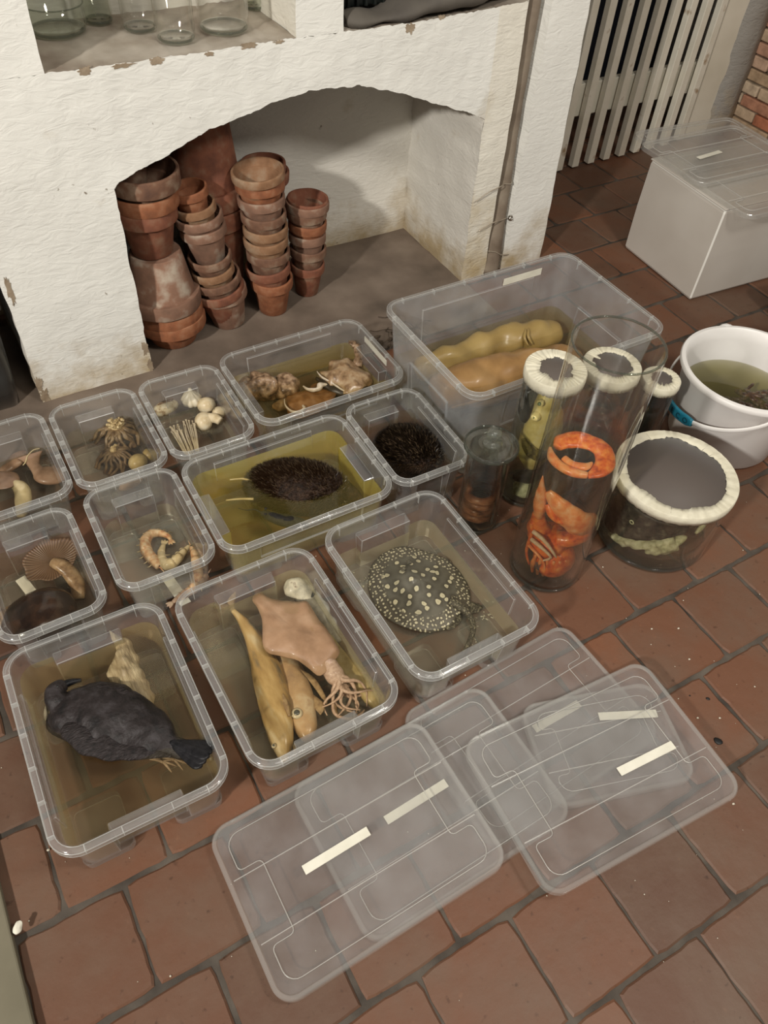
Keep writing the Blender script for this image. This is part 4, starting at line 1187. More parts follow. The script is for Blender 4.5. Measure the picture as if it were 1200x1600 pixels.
# pigeon
M['feather'] = org('slate_plumage', [(0.007, 0.006, 0.006), (0.020, 0.015, 0.0145), (0.042, 0.036, 0.037)], 16, .55, .5, stretch=(1, 1, 1), detail=7, bscale=70, bd=.004)
M['feather2'] = org('dark_wing_feathers', [(0.006, 0.005, 0.005), (0.019, 0.0135, 0.013), (0.040, 0.033, 0.033)], 30, .5, .8, stretch=(1, 3, 1), detail=6, bscale=60, bd=.004)
M['tailf'] = org('black_tail_feathers', [(0.004, 0.004, 0.005), (0.016, 0.015, 0.017)], 30, .45, .5, bscale=80)
M['palef'] = plain('whitish_feather', (.35, .30, .22), .7)
M['claw'] = org('dull_tan_skin', [(0.22, 0.15, 0.09), (0.36, 0.27, 0.18)], 50, .6, .4)
t_ = thing('pigeon', 'dark slate pigeon lying breast down with its tail against the box corner', 'bird', (-.03, .70, .03))
XF[t_.name] = XF[t_.name] @ Matrix.Translation((0, 0, -.012))
bm = bmesh.new()
sweep(bm, [(-.128, .748, .068, .014, .014), (-.115, .755, .072, .040, .032), (-.080, .755, .076, .060, .042), (-.040, .728, .078, .064, .047), (-.004, .690, .078, .049, .040), (.020, .656, .080, .032, .026), (.038, .630, .083, .019, .014), (.052, .610, .085, .012, .007)], per=7, seg=32, amp=.007, fs=45, seed=2)
part('body', bm, M['feather'], t_)
bm = bmesh.new()
sweep(bm, [(-.090, .768, .080, .030, .026), (-.102, .786, .088, .024, .022), (-.108, .803, .094, .0195, .020), (-.100, .817, .096, .0165, .0165), (-.090, .822, .094, .010, .011)], per=6, seg=24, amp=.003, fs=60, seed=5)
part('head', bm, M['feather'], t_)
bm = bmesh.new()
sweep(bm, [(-.092, .822, .094, .0075, .007), (-.078, .823, .092, .0060, .0055), (-.062, .821, .088, .0030, .004)], per=5, seg=12)
part('beak', bm, M['tailf'], t_)
bm = bmesh.new(); blob(bm, (-.099, .812, .1115), (.0028,) * 3, 0, sub=2); part('eye', bm, M['black'], t_)
bm = bmesh.new(); sweep(bm, [(-.127, .800, .088, .002, .004), (-.133, .786, .080, .004, .007), (-.132, .770, .072, .002, .004)], per=5, seg=10); part('neck_patch', bm, M['palef'], t_, 'whitish neck patch')
for s in (1, -1):
    bm = bmesh.new()
    ax = V(.62, -.78, 0); sd = V(.78, .62, 0) * s
    pts = []
    for f, w_2, h_, off, zz in ((0, .004, .004, .024, .096), (.12, .020, .008, .028, .104), (.35, .027, .009, .032, .106), (.6, .024, .008, .028, .100), (.8, .016, .006, .018, .092), (1.0, .007, .004, .008, .086), (1.12, .002, .002, .004, .083)):
        c = V(-.088, .768, 0) + ax * (.170 * f) + sd * off * 1.15
        pts.append((c.x, c.y, zz, w_2, h_))
    sweep(bm, pts, per=7, seg=18, amp=.004, fs=50, seed=3 + s)
    part('wing', bm, M['feather2'], t_)
for i in range(5):
    bm = bmesh.new()
    a = -2 + i
    c = V(.034, .638, .092 - abs(a) * .0015)
    dr = V(math.cos(R(-55 + a * 7)), math.sin(R(-55 + a * 7)), 0)
    pts = [(*(c + dr * q + V(0, 0, .22 * q)), w_2, .0030) for q, w_2 in ((0, .005), (.026, .008), (.052, .0105), (.070, .010), (.077, .003))]
    sweep(bm, pts, per=4, seg=10)
    part('tail_feather', bm, M['tailf'], t_)
for k in range(2):
    bm = bmesh.new()
    b0 = V(.012 + .018 * k, .628 - .006 * k, .056)
    sweep(bm, [(b0.x - .01, b0.y + .014, .058, .004, .004), (b0.x, b0.y, .054, .003, .003)], per=4, seg=8)
    for a in (-75, -45, -15, 140):
        e = b0 + V(math.cos(R(a)), math.sin(R(a)), -.1) * .024
        sweep(bm, [(*b0, .0026, .0024), (*((b0 + e) / 2 + V(0, 0, .003)), .0022, .002), (*e, .001, .001)], per=4, seg=8)
    part('foot', bm, M['claw'], t_)
# wrinkled tan pod beside the pigeon
M['pod'] = org('wrinkled_tan_skin', [(0.22, 0.16, 0.09), (0.36, 0.28, 0.17), (0.50, 0.41, 0.27)], 16, .6, .9, stretch=(3, .6, 1), detail=6, bscale=30, bd=.005)
bm = bmesh.new()
sweep(bm, [(.012, .905, .088, .003, .003), (.018, .885, .085, .008, .007), (.022, .866, .082, .013, .012), (.016, .840, .080, .021, .019), (.010, .815, .080, .026, .022), (.010, .785, .080, .028, .023), (.018, .755, .078, .023, .018), (.022, .728, .074, .014, .011), (.026, .70, .07, .009, .007), (.031, .675, .066, .004, .004)], per=6, seg=30, amp=.011, fs=55, seed=8)
o = obj('tan_pod', bm, M['pod'], world=True); tag(o, 'pale tan wrinkled pod tapering at both ends behind the pigeon', 'pod')

# fishes
def fish(name, label, path, mats, mouth=1, tail=True, eye=None, finp=None, fanup=False, tailsp=(.018, .03)):
    """path from the tail stem to the snout"""
    p0 = Vector(path[0][:3]); pn = Vector(path[-1][:3])
    t_ = thing(name, label, 'fish', (sum(p[0] for p in path) / len(path), sum(p[1] for p in path) / len(path), .016))
    bm = bmesh.new(); sweep(bm, path, per=7, seg=26, amp=.002, fs=35, seed=len(label), power=.85)
    part('body', bm, mats[0], t_)
    dr = (p0 - Vector(path[1][:3])).normalized()
    if tail:
        for s in (-1, 1):
            bm = bmesh.new()
            sd = Vector((-dr.y, dr.x, .12)) * s
            sweep(bm, [(*(p0 + sd * .001), .005, .0022), (*(p0 + dr * .012 + sd * .008), .0075, .0016), (*(p0 + dr * tailsp[0] * 1.1 + sd * tailsp[1] * .65), .006, .0012), (*(p0 + dr * tailsp[0] * 1.5 + sd * tailsp[1]), .001, .0008)], per=5, seg=10)
            part('tail_fin', bm, mats[1], t_)
    if eye:
        bm = bmesh.new(); lathe(bm, [(0, .0028), (eye[3] * .75, .002), (eye[3], 0), (eye[3] * .9, -.004), (0, -.005)], 24)
        bmesh.ops.transform(bm, matrix=Matrix.Translation(Vector(eye[:3])), verts=bm.verts)
        e_ = part('eye', bm, mats[2], t_, 'pale ring around the eye')
        XF[e_.name] = XF[t_.name]
        bm = bmesh.new(); blob(bm, (eye[0], eye[1], eye[2] + .0012), (eye[3] * .58, eye[3] * .58, .0030), 0, sub=2); obj('pupil', bm, mats[3], e_, True)
    for fp in (finp or []):
        bm = bmesh.new(); sweep(bm, [(*q,) for q in fp], per=5, seg=8); part('fin', bm, mats[1], t_)
    return t_
M['mack'] = org('yellowed_fish_skin', [(0.13, 0.11, 0.08), (0.36, 0.225, 0.085), (0.46, 0.31, 0.13), (0.55, 0.44, 0.27)], 9, .35, .3, stretch=(1.6, .5, 1), detail=5, coat=.4, pos=[.28, .42, .55, .7])
M['fin'] = org('brown_fin', [(0.20, 0.12, 0.06), (0.38, 0.26, 0.13)], 40, .4, .4)
M['fishpink'] = org('pinkish_fish_skin', [(0.30, 0.19, 0.11), (0.42, 0.27, 0.14), (0.50, 0.38, 0.24), (0.26, 0.13, 0.06)], 10, .3, .3, detail=5, coat=.5, pos=[.3, .48, .62, .78])
M['yellowskin'] = org('dull_yellow_skin', [(0.30, 0.22, 0.09), (0.42, 0.32, 0.14), (0.50, 0.41, 0.23)], 14, .4, .3, coat=.3)
M['pupil'] = plain('grey_pupil', (.07, .07, .06), .2)
M['eyering'] = plain('pale_eye_ring', (.5, .42, .28), .3)
M['whitegum'] = org('pale_gill_flesh', [(0.42, 0.40, 0.34), (0.62, 0.58, 0.48), (0.20, 0.15, 0.12)], 22, .35, .8, detail=7, coat=.4, pos=[.35, .6, .72])
fish('whole_fish', 'long yellowish fish lying along the left side of the fish box, forked tail up',
     [(.231, .858, .070, .0045, .004), (.237, .835, .066, .0065, .007), (.243, .80, .060, .014, .014), (.243, .755, .055, .022, .020), (.236, .705, .052, .028, .025), (.226, .655, .052, .030, .026), (.214, .610, .052, .026, .022), (.204, .575, .050, .020, .017), (.196, .548, .047, .010, .010), (.193, .538, .046, .003, .004)],
     (M['mack'], M['fin'], M['eyering'], M['pupil']), eye=(.186, .567, .064, .0042), finp=[[(.232, .60, .072, .002, .002), (.236, .625, .074, .005, .0012), (.240, .645, .073, .001, .001)]])
fish('whole_fish', 'pinkish fish with a large round eye, head down beside the long yellowish fish',
     [(.284, .790, .040, .014, .012), (.284, .765, .040, .017, .015), (.281, .720, .042, .021, .018), (.276, .675, .045, .024, .020), (.268, .635, .047, .026, .021), (.258, .600, .047, .024, .019), (.250, .572, .045, .017, .014), (.244, .556, .043, .006, .007)],
     (M['fishpink'], M['fin'], M['eyering'], M['pupil']), tail=False, eye=(.247, .602, .0665, .0105), finp=[[(.292, .68, .058, .003, .002), (.303, .652, .056, .006, .0015), (.306, .61, .052, .004, .001), (.304, .60, .052, .001, .001)], [(.285, .585, .054, .001, .001), (.290, .60, .056, .010, .002), (.286, .63, .058, .002, .001)]])
t_ = thing('fish_head', 'pale fish with open mouth poking out behind the squid in the fish box', 'fish', (.37, .83, .016))
bm = bmesh.new(); sweep(bm, [(.352, .868, .060, .010, .010), (.358, .858, .060, .019, .018), (.370, .840, .058, .023, .021), (.378, .812, .055, .021, .020), (.384, .78, .050, .018, .018), (.388, .745, .045, .014, .013), (.388, .71, .040, .006, .006)], per=6, seg=26, amp=.006, fs=60, seed=9); part('body', bm, M['whitegum'], t_)
bm = bmesh.new(); sweep(bm, [(.377, .806, .076, .001, .001), (.386, .812, .0775, .004, .002), (.393, .822, .074, .0015, .001)], per=4, seg=8); part('mouth', bm, M['black'], t_, 'dark mouth slit')
fish('whole_fish', 'slender yellow fish lying along the right side of the fish box under the squid',
     [(.374, .742, .045, .003, .003), (.376, .722, .045, .007, .007), (.372, .690, .044, .014, .013), (.375, .650, .043, .018, .016), (.381, .610, .043, .018, .016), (.384, .575, .042, .013, .012), (.384, .552, .040, .004, .005)],
     (M['yellowskin'], M['fin'], M['eyering'], M['pupil']), tailsp=(.014, .012), finp=[[(.322, .620, .034, .002, .003), (.318, .600, .034, .006, .003), (.316, .575, .034, .001, .001)]])

# squid
M['squid'] = org('pinkish_tan_squid_skin', [(0.26, 0.150, 0.082), (0.35, 0.21, 0.12), (0.43, 0.275, 0.17)], 7, .5, .6, detail=7, coat=.3)
M['tent'] = org('pinkish_tentacle_skin', [(0.36, 0.23, 0.16), (0.55, 0.39, 0.29)], 60, .4, .5, coat=.3)
t_ = thing('squid', 'pinkish tan squid draped over the fishes with its arms spread at the front', 'squid', (.31, .70, .03))
def pillow(bm, outline, z, th, seed=0, wave=.003, nr=7):
    cx = sum(p[0] for p in outline) / len(outline); cyy = sum(p[1] for p in outline) / len(outline)
    n = len(outline)
    rg = []
    for s in (1, -1):
        cen = bm.verts.new((cx, cyy, z + s * th))
        rings = []
        for i in range(1, nr + 1):
            f = i / nr
            row = []
            for p in outline:
                x = cx + (p[0] - cx) * f; y = cyy + (p[1] - cyy) * f
                row.append(bm.verts.new((x, y, z + s * th * math.sqrt(max(0.01, 1 - f ** 3)) + wave * 2 * noise.noise(Vector((x * 40, y * 40, seed))) + wave * 3 * noise.noise(Vector((x * 14, y * 14, seed))))))
            rings.append(row)
        for k in range(n): bm.faces.new((cen, rings[0][k], rings[0][(k + 1) % n]))
        for a, b in zip(rings, rings[1:]): ring_faces(bm, a, b)
        rg.append(rings[-1])
    ring_faces(bm, rg[0], rg[1])
ol = [(.280, .856), (.290, .858), (.305, .835), (.330, .815), (.352, .800), (.362, .788), (.364, .760), (.366, .720), (.366, .690), (.365, .665), (.352, .655), (.338, .648), (.322, .640), (.308, .643), (.298, .668), (.286, .690), (.262, .712), (.250, .722), (.246, .740), (.256, .765), (.268, .795), (.272, .825), (.270, .845)]
ol = [p[:2] for p in cat(ol + [ol[0]], 3)][:-1]
bm = bmesh.new(); pillow(bm, ol, .088, .012, 4)
part('mantle', bm, M['squid'], t_)
bm = bmesh.new(); sweep(bm, [(.335, .66, .084, .014, .010), (.337, .645, .080, .018, .013), (.340, .628, .074, .017, .013), (.345, .615, .068, .012, .010)], per=5, seg=20, amp=.003, fs=60); part('head', bm, M['tent'], t_)
for i in range(11):
    a = R(-128 + i * 9.5); c = V(.340, .626, .072)
    ln = .075 - .0006 * (i - 5) ** 2
    pts = []
    for j in range(7):
        f = j / 6
        aa = a + .5 * math.sin(f * 4 + i * 1.7)
        q = c + V(math.cos(aa), math.sin(aa), 0) * ln * f * .95 + V(0, 0, .010 * math.sin(f * 3.1 + i) - .018 * f)
        pts.append((q.x, max(q.y, .538), max(q.z, .030), .0052 * (1 - f * .8), .0050 * (1 - f * .8)))
    bm = bmesh.new(); sweep(bm, pts, per=4, seg=10, amp=.0015, fs=150, seed=i); part('arm', bm, M['tent'], t_)
bm = bmesh.new(); sweep(bm, [(.335, .625, .07, .003, .003), (.318, .600, .06, .003, .003), (.308, .575, .055, .003, .003), (.325, .556, .05, .003, .003), (.345, .552, .05, .0035, .003), (.36, .558, .05, .001, .001)], per=5, seg=10); part('tentacle', bm, M['tent'], t_)

# stingray
k, nt, out = newmat('spotted_ray_skin')
b = N(nt, 'ShaderNodeBsdfPrincipled'); tc = N(nt, 'ShaderNodeTexCoord')
nzt = N(nt, 'ShaderNodeTexNoise'); nzt.inputs['Scale'].default_value = 60
L(nt, tc.outputs['Object'], nzt.inputs['Vector'])
mxv = N(nt, 'ShaderNodeMix'); mxv.data_type = 'RGBA'; mxv.inputs[0].default_value = .010
L(nt, tc.outputs['Object'], mxv.inputs[6]); L(nt, nzt.outputs[1], mxv.inputs[7])
def spots(sc, a0, a1, rnd=.6):
    v = N(nt, 'ShaderNodeTexVoronoi'); v.inputs['Scale'].default_value = sc; v.inputs['Randomness'].default_value = rnd; v.voronoi_dimensions = '2D'
    L(nt, mxv.outputs[2], v.inputs['Vector'])
    return v.outputs['Distance']
big = spots(44, 0, 0, .8); sm_ = spots(120, 0, 0, .6)
cb = ramp(nt, big, [(0.0, (.42, .38, .27)), (.14, (.56, .52, .38)), (.19, (.50, .46, .33)), (.23, (.035, .028, .020)), (.34, (.065, .058, .046)), (.6, (.095, .088, .072))])
cs_ = ramp(nt, sm_, [(0.0, (.60, .57, .45)), (.22, (.54, .50, .37)), (.30, (.045, .035, .025)), (.6, (.08, .07, .055))])
at = N(nt, 'ShaderNodeAttribute'); at.attribute_name = 'edgeband'
mx = N(nt, 'ShaderNodeMix'); mx.data_type = 'RGBA'
L(nt, ramp(nt, at.outputs['Fac'], [(.70, (0, 0, 0)), (.76, (1, 1, 1))]), mx.inputs[0]); L(nt, cb, mx.inputs[6]); L(nt, cs_, mx.inputs[7])
L(nt, mx.outputs[2], b.inputs['Base Color']); b.inputs['Roughness'].default_value = .4; b.inputs['Coat Weight'].default_value = .3
L(nt, b.outputs[0], out.inputs[0]); M['ray'] = k
t_ = thing('stingray', 'round dark stingray covered in pale spots lying in its own box', 'stingray', (.60, .755, .016))
bm = bmesh.new(); lay = bm.verts.layers.float_color.new('edgeband')
nr, na = 16, 72
cx, cyy = .597, .752
rings = []; 
def rayP(f, k, s):
    a = 2 * PI * k / na
    rx, ry = .101, .108
    o_ = 1 + .05 * math.cos(2 * (a - R(125))) + .02 * math.cos(3 * a + 1)
    nt_ = 1 - .10 * math.exp(-((a - R(292)) / .16) ** 2)
    x = f * rx * math.cos(a) * o_ * nt_; y = f * ry * math.sin(a) * o_ * nt_
    dome = .030 * (1 - f ** 1.5) + .012 * math.exp(-(((x + .015) / .022) ** 2 + ((y - .02) / .03) ** 2))
    z = .025 + (dome if s > 0 else -.003 * (1 - f)) + .003 * f * math.sin(a * 5 + 1) + (.022 * max(0, f - .6) * (1 if 0.2 < a < 2.6 else .2)) 
    return (cx + x, cyy + y, z + (.0012 if s > 0 else 0) * 1)
outer = []
for s in (1, -1):
    cen = bm.verts.new(rayP(0, 0, s)); rg = []
    for i in range(1, nr + 1):
        row_ = [bm.verts.new(rayP(i / nr, k2, s)) for k2 in range(na)]
        for v in row_: v[lay] = (i / nr,) * 3 + (1,)
        rg.append(row_)
    for k2 in range(na): bm.faces.new((cen, rg[0][k2], rg[0][(k2 + 1) % na]))
    for a_, b_ in zip(rg, rg[1:]): ring_faces(bm, a_, b_)
    outer.append(rg[-1])
ring_faces(bm, outer[0], outer[1])
part('disc', bm, M['ray'], t_)
M['raydark'] = org('dark_ray_tail_skin', [(0.03, 0.025, 0.018), (0.08, 0.07, 0.05), (0.35, 0.32, 0.22)], 90, .5, .3, pos=[.35, .55, .7])
bm = bmesh.new()
sweep(bm, [(.632, .690, .042, .012, .006), (.645, .668, .038, .009, .007), (.650, .645, .036, .007, .006), (.640, .615, .033, .006, .005), (.610, .590, .030, .005, .005), (.575, .572, .028, .0045, .0045), (.535, .562, .030, .004, .004), (.505, .565, .032, .003, .003)], per=6, seg=12, amp=.0015, fs=120)
part('tail', bm, M['raydark'], t_)
for sx_, sy_, rt in ((.618, .655, 30), (.665, .668, -40)):
    bm = bmesh.new(); sheet(bm, (sx_, sy_, .026), .026, .016, .004, .002, seed=sx_ * 40, rot=(0, 0, R(rt))); part('pelvic_fin', bm, M['raydark'], t_)
for ex, ey in ((.580, .790), (.600, .800)):
    bm = bmesh.new(); blob(bm, (ex, ey, .062), (.006, .006, .005), .1, sub=2); part('eye', bm, M['raydark'], t_)
M['scrap'] = org('pale_scraps', [(0.4, 0.38, 0.3), (0.6, 0.57, 0.45)], 60, .7, .3)
bm = bmesh.new()
for k in range(46):
    cx_, cy_ = rs.choice([(.665, .640), (.690, .630), (.700, .665), (.630, .590), (.645, .575), (.50, .83)])
    blob(bm, (cx_ + rs.gauss(0, .010), cy_ + rs.gauss(0, .010), .0225), (rs.uniform(.001, .004), rs.uniform(.001, .002), .001), .5, 200, k, rot=(0, 0, rs.uniform(0, 3)), sub=1)
o = obj('pale_scraps', bm, M['scrap'], world=True); tag(o, 'tiny pale scraps scattered on the floor of the stingray box', 'scraps', kind='stuff')

# hedgehogs
def spiny(name, label, c, rad, rot, body, spine, nsp, ln, mats, seed=0, cat_='hedgehog', nose=None, feet=()):
    rr_ = random.Random(seed)
    t_ = thing(name, label, cat_, (c[0], c[1], .016))
    bm = bmesh.new(); blob(bm, c, rad, .10, 18, seed, rot=(0, 0, rot), sub=4)
    part('body', bm, mats[0], t_)
    bm = bmesh.new()
    Mr = Matrix.Rotation(rot, 3, 'Z')
    for k in range(nsp):
        z = rr_.uniform(-.15, 1); a = rr_.uniform(0, 2 * PI); q = math.sqrt(1 - z * z)
        dv = V(q * math.cos(a), q * math.sin(a), z)
        p = Mr @ V(dv.x * rad[0], dv.y * rad[1], dv.z * rad[2]) * .97 + Vector(c)
        nn = (Mr @ V(dv.x / rad[0], dv.y / rad[1], dv.z / rad[2])).normalized()
        dr = (nn + (Mr @ V(-.9, 0, 0)) + V(rr_.gauss(0, .35), rr_.gauss(0, .35), rr_.gauss(0, .25))).normalized()
        l_ = ln * rr_.uniform(.6, 1.2); w_2 = .0012
        s1 = dr.cross(V(0, 0, 1)); s1 = s1.normalized() if s1.length > 1e-3 else V(1, 0, 0); s2 = s1.cross(dr)
        b3 = [bm.verts.new(p + (s1 * math.cos(t) + s2 * math.sin(t)) * w_2) for t in (0, 2.1, 4.2)]
        tip = bm.verts.new(p + dr * l_)
        for i in range(3): f = bm.faces.new((b3[i], b3[(i + 1) % 3], tip)); f.material_index = 0 if rr_.random() < .86 else 1
    o = part('spines', bm, [mats[1], mats[2]], t_, smooth=False); o['kind'] = 'stuff'
    if nose:
        bm = bmesh.new(); sweep(bm, nose, per=5, seg=16, amp=.002, fs=60); part('snout', bm, mats[0], t_)
    for ft in feet:
        bm = bmesh.new(); sweep(bm, ft, per=4, seg=8); part('leg', bm, M['yellowskin'], t_, 'thin pale yellow leg')
    return t_
M['furd'] = org('dark_brown_fur', [(0.008, 0.004, 0.002), (0.022, 0.010, 0.005), (0.05, 0.026, 0.013)], 30, .7, .8, bscale=90, bd=.004)
M['spine'] = plain('dark_brown_spine', (0.022, 0.010, 0.004), .35)
M['spinel'] = plain('pale_tipped_spine', (0.12, 0.08, 0.045), .35)
M['spineblk'] = plain('black_brown_spine', (0.010, 0.006, 0.003), .3)
spiny('hedgehog', 'large dark brown hedgehog lying stretched out in the yellow liquid', (.480, 1.080, .080), (.114, .070, .047), R(-33), None, None, 8500, .013, (M['furd'], M['spine'], M['spinel']), 3,
      nose=[(.560, 1.035, .075, .030, .028), (.580, 1.012, .070, .020, .020), (.592, .998, .068, .010, .011), (.597, .992, .067, .003, .004)],
      feet=[[(.392, 1.125, .100, .003, .003), (.378, 1.140, .100, .0022, .0022), (.352, 1.150, .100, .0016, .0016)], [(.375, 1.075, .100, .003, .003), (.350, 1.088, .100, .0022, .0022), (.322, 1.098, .100, .0016, .0016)]])
spiny('hedgehog', 'dark hedgehog curled into a ball with bristling spines in the small box', (.765, 1.075, .066), (.078, .068, .050), R(-50), None, None, 7500, .015, (M['furd'], M['spineblk'], M['spinel']), 7)
# mouse
M['mouse'] = org('black_fur', [(0.006, 0.005, 0.004), (0.02, 0.017, 0.013)], 40, .7, .6, bscale=120)
t_ = thing('mouse', 'small black mouse floating along the front wall of the yellow liquid box', 'mouse', (.40, 1.0, .09))
bm = bmesh.new(); sweep(bm, [(.372, 1.032, .098, .004, .004), (.380, 1.026, .097, .009, .008), (.398, 1.005, .096, .014, .011), (.420, .985, .095, .016, .012), (.438, .970, .094, .011, .010), (.448, .960, .094, .004, .004)], per=5, seg=18, amp=.002, fs=80); part('body', bm, M['mouse'], t_)
bm = bmesh.new(); sweep(bm, [(.375, 1.032, .098, .0022, .0022), (.365, 1.048, .099, .0016, .0016), (.350, 1.052, .100, .0012, .0012), (.336, 1.066, .100, .0007, .0007)], per=5, seg=8); part('tail', bm, M['mouse'], t_)
for e in ((.385, 1.034), (.378, 1.020)):
    bm = bmesh.new(); blob(bm, (*e, .104), (.004, .003, .004), 0, sub=2); part('ear', bm, M['mouse'], t_)

# wet brown mushrooms in the box before the arch
M['wetA'] = org('gnarled_wet_brown', [(0.05, 0.028, 0.014), (0.16, 0.095, 0.05), (0.30, 0.19, 0.11), (0.42, 0.30, 0.19)], 24, .3, .9, detail=9, coat=.7, bscale=40, bd=.005, pos=[.32, .45, .58, .7])
M['wetB'] = org('translucent_red_brown', [(0.10, 0.045, 0.016), (0.20, 0.09, 0.03), (0.30, 0.16, 0.07)], 12, .2, .3, detail=5, coat=.9)
M['wetC'] = org('mottled_tan_brown', [(0.12, 0.065, 0.03), (0.30, 0.19, 0.10), (0.42, 0.31, 0.19)], 18, .3, .6, detail=8, coat=.6)
M['paleedge'] = org('pale_curled_edge', [(0.46, 0.36, 0.24), (0.66, 0.58, 0.46)], 40, .4, .4)
t_ = thing('brown_mushroom', 'knobbly dark brown mushroom lump at the left of the three in one box', 'mushroom', (.575, 1.44, .016))
bm = bmesh.new()
blob(bm, (.560, 1.452, .055), (.050, .036, .036), .35, 45, 1, rot=(0, 0, R(-15)), sub=4); blob(bm, (.615, 1.425, .055), (.034, .034, .034), .3, 40, 2, sub=4); blob(bm, (.530, 1.475, .050), (.025, .022, .028), .3, 50, 3, sub=3)
part('cap', bm, M['wetA'], t_)
bm = bmesh.new(); sweep(bm, [(.565, 1.40, .03, .008, .006), (.585, 1.39, .035, .018, .012), (.61, 1.392, .035, .016, .012), (.625, 1.40, .03, .005, .005)], per=5, seg=18, amp=.006, fs=50); part('stalk', bm, M['wetC'], t_)
t_ = thing('brown_mushroom', 'flat translucent red-brown mushroom with pale curled rim, middle of the three', 'mushroom', (.63, 1.34, .016))
bm = bmesh.new(); sheet(bm, (.642, 1.345, .062), .072, .052, .010, .006, 25, .006, 5, (0, 0, R(20)), edge=.18); part('cap', bm, M['wetB'], t_)
bm = bmesh.new()
sweep(bm, [(.585, 1.372, .068, .001, .002), (.576, 1.345, .070, .0015, .003), (.580, 1.318, .072, .002, .004), (.596, 1.306, .074, .003, .005), (.610, 1.312, .075, .0035, .004), (.612, 1.324, .074, .002, .002)], per=5, seg=12, amp=.002, fs=70)
sweep(bm, [(.645, 1.388, .074, .002, .002), (.650, 1.368, .076, .004, .005), (.668, 1.360, .076, .005, .006), (.684, 1.370, .076, .008, .007), (.700, 1.366, .074, .004, .004)], per=5, seg=12, amp=.004, fs=70)
part('curled_edge', bm, M['paleedge'], t_, 'pale curled edge')
t_ = thing('brown_mushroom', 'crumpled tan mushroom with dark torn stalk, right of the three', 'mushroom', (.76, 1.385, .016))
bm = bmesh.new(); sheet(bm, (.752, 1.376, .072), .062, .058, .012, .013, 30, .020, 8, (R(8), 0, R(-30)), edge=.20, nr=12, na=56); part('cap', bm, M['wetC'], t_)
bm = bmesh.new(); sweep(bm, [(.698, 1.418, .080, .001, .002), (.698, 1.39, .082, .0018, .003), (.710, 1.362, .081, .0018, .003), (.722, 1.335, .076, .002, .003), (.738, 1.318, .070, .001, .001)], per=5, seg=10, amp=.002, fs=90); part('curled_edge', bm, M['paleedge'], t_, 'pale curled edge')
bm = bmesh.new(); sweep(bm, [(.800, 1.395, .078, .015, .010), (.820, 1.42, .086, .011, .009), (.828, 1.445, .094, .010, .009), (.822, 1.455, .100, .013, .007), (.812, 1.46, .104, .008, .004)], per=5, seg=14, amp=.006, fs=60, seed=3); part('stalk', bm, M['wetA'], t_)
bm = bmesh.new(); sweep(bm, [(.690, 1.405, .072, .004, .003), (.700, 1.375, .068, .010, .010), (.715, 1.340, .064, .012, .012), (.735, 1.320, .060, .006, .006)], per=5, seg=12, amp=.004, fs=60); part('dark_gills', bm, plain('blackish_gills', (.02, .012, .007), .4), t_, 'blackish gills')  # blackish fold of gills beneath the curled edge

# garlic box
M['garlic'] = org('cream_garlic_skin', [(0.52, 0.44, 0.29), (0.68, 0.60, 0.44), (0.74, 0.68, 0.54)], 20, .45, .4, stretch=(1, 1, .4), coat=.3)
M['mush'] = org('cream_mushroom_skin', [(0.46, 0.35, 0.19), (0.62, 0.51, 0.33), (0.70, 0.62, 0.45)], 16, .4, .25, coat=.3)
M['mushhalf'] = org('speckled_cut_mushroom', [(0.16, 0.07, 0.03), (0.56, 0.45, 0.27), (0.70, 0.62, 0.44)], 26, .4, .3, coat=.3, pos=[.30, .42, .65])
M['enoki'] = org('straw_enoki_stalks', [(0.50, 0.40, 0.26), (0.64, 0.55, 0.39)], 40, .45, .2, coat=.2)
t_ = thing('garlic_bulb', 'ribbed cream garlic bulb at the back of the garlic box', 'garlic', (.385, 1.478, .016))
bm = bmesh.new()
n = 60; prof = [(0, -.016), (.012, -.015), (.022, -.006), (.024, .004), (.019, .014), (.010, .022), (.005, .028), (.0035, .036), (0, .037)]
rings = []
for (r0, z0) in prof:
    rings.append([bm.verts.new((.385 + max(r0, .0004) * (1 + .16 * abs(math.cos(4.5 * 2 * PI * i / n / 1)) - .08) * math.cos(2 * PI * i / n), 1.478 + max(r0, .0004) * (1 + .16 * abs(math.cos(4.5 * 2 * PI * i / n)) - .08) * math.sin(2 * PI * i / n), .060 + z0)) for i in range(n)])
for a, b in zip(rings, rings[1:]): ring_faces(bm, a, b)
part('bulb', bm, M['garlic'], t_)
bm = bmesh.new()
for k in range(14):
    a = k / 14 * 6.28
    sweep(bm, [(.385, 1.478, .043, .0006, .0006), (.385 + .006 * math.cos(a), 1.478 + .006 * math.sin(a), .038, .0005, .0005)], per=2, seg=5)
part('root_tuft', bm, M['root'], t_)
t_ = thing('halved_mushroom', 'long halved cream mushroom with brown specks, left in the garlic box', 'mushroom', (.318, 1.475, .016))
bm = bmesh.new(); blob(bm, (.318, 1.475, .062), (.032, .018, .018), .10, 30, 5, rot=(0, 0, R(10)), sub=3); part('cap', bm, M['mushhalf'], t_)
bm = bmesh.new(); blob(bm, (.322, 1.478, .078), (.020, .006, .0035), .3, 60, 5, rot=(0, 0, R(8)), sub=2); part('gills', bm, M['wetA'], t_, 'brown gill slit')
def button(label, c, rad, rot, st=None, seed=0):
    t_ = thing('button_mushroom', label, 'mushroom', (c[0], c[1], .016))
    bm = bmesh.new(); blob(bm, c, rad, .16, 28, seed, rot=rot, sub=3); part('cap', bm, M['mush'], t_)
    if st:
        bm = bmesh.new(); sweep(bm, st, per=5, seg=16, amp=.002, fs=70); part('stalk', bm, M['mush'], t_)
button('smooth round cream mushroom right of the garlic bulb', (.412, 1.448, .055), (.023, .021, .021), (0, 0, 0), seed=1)
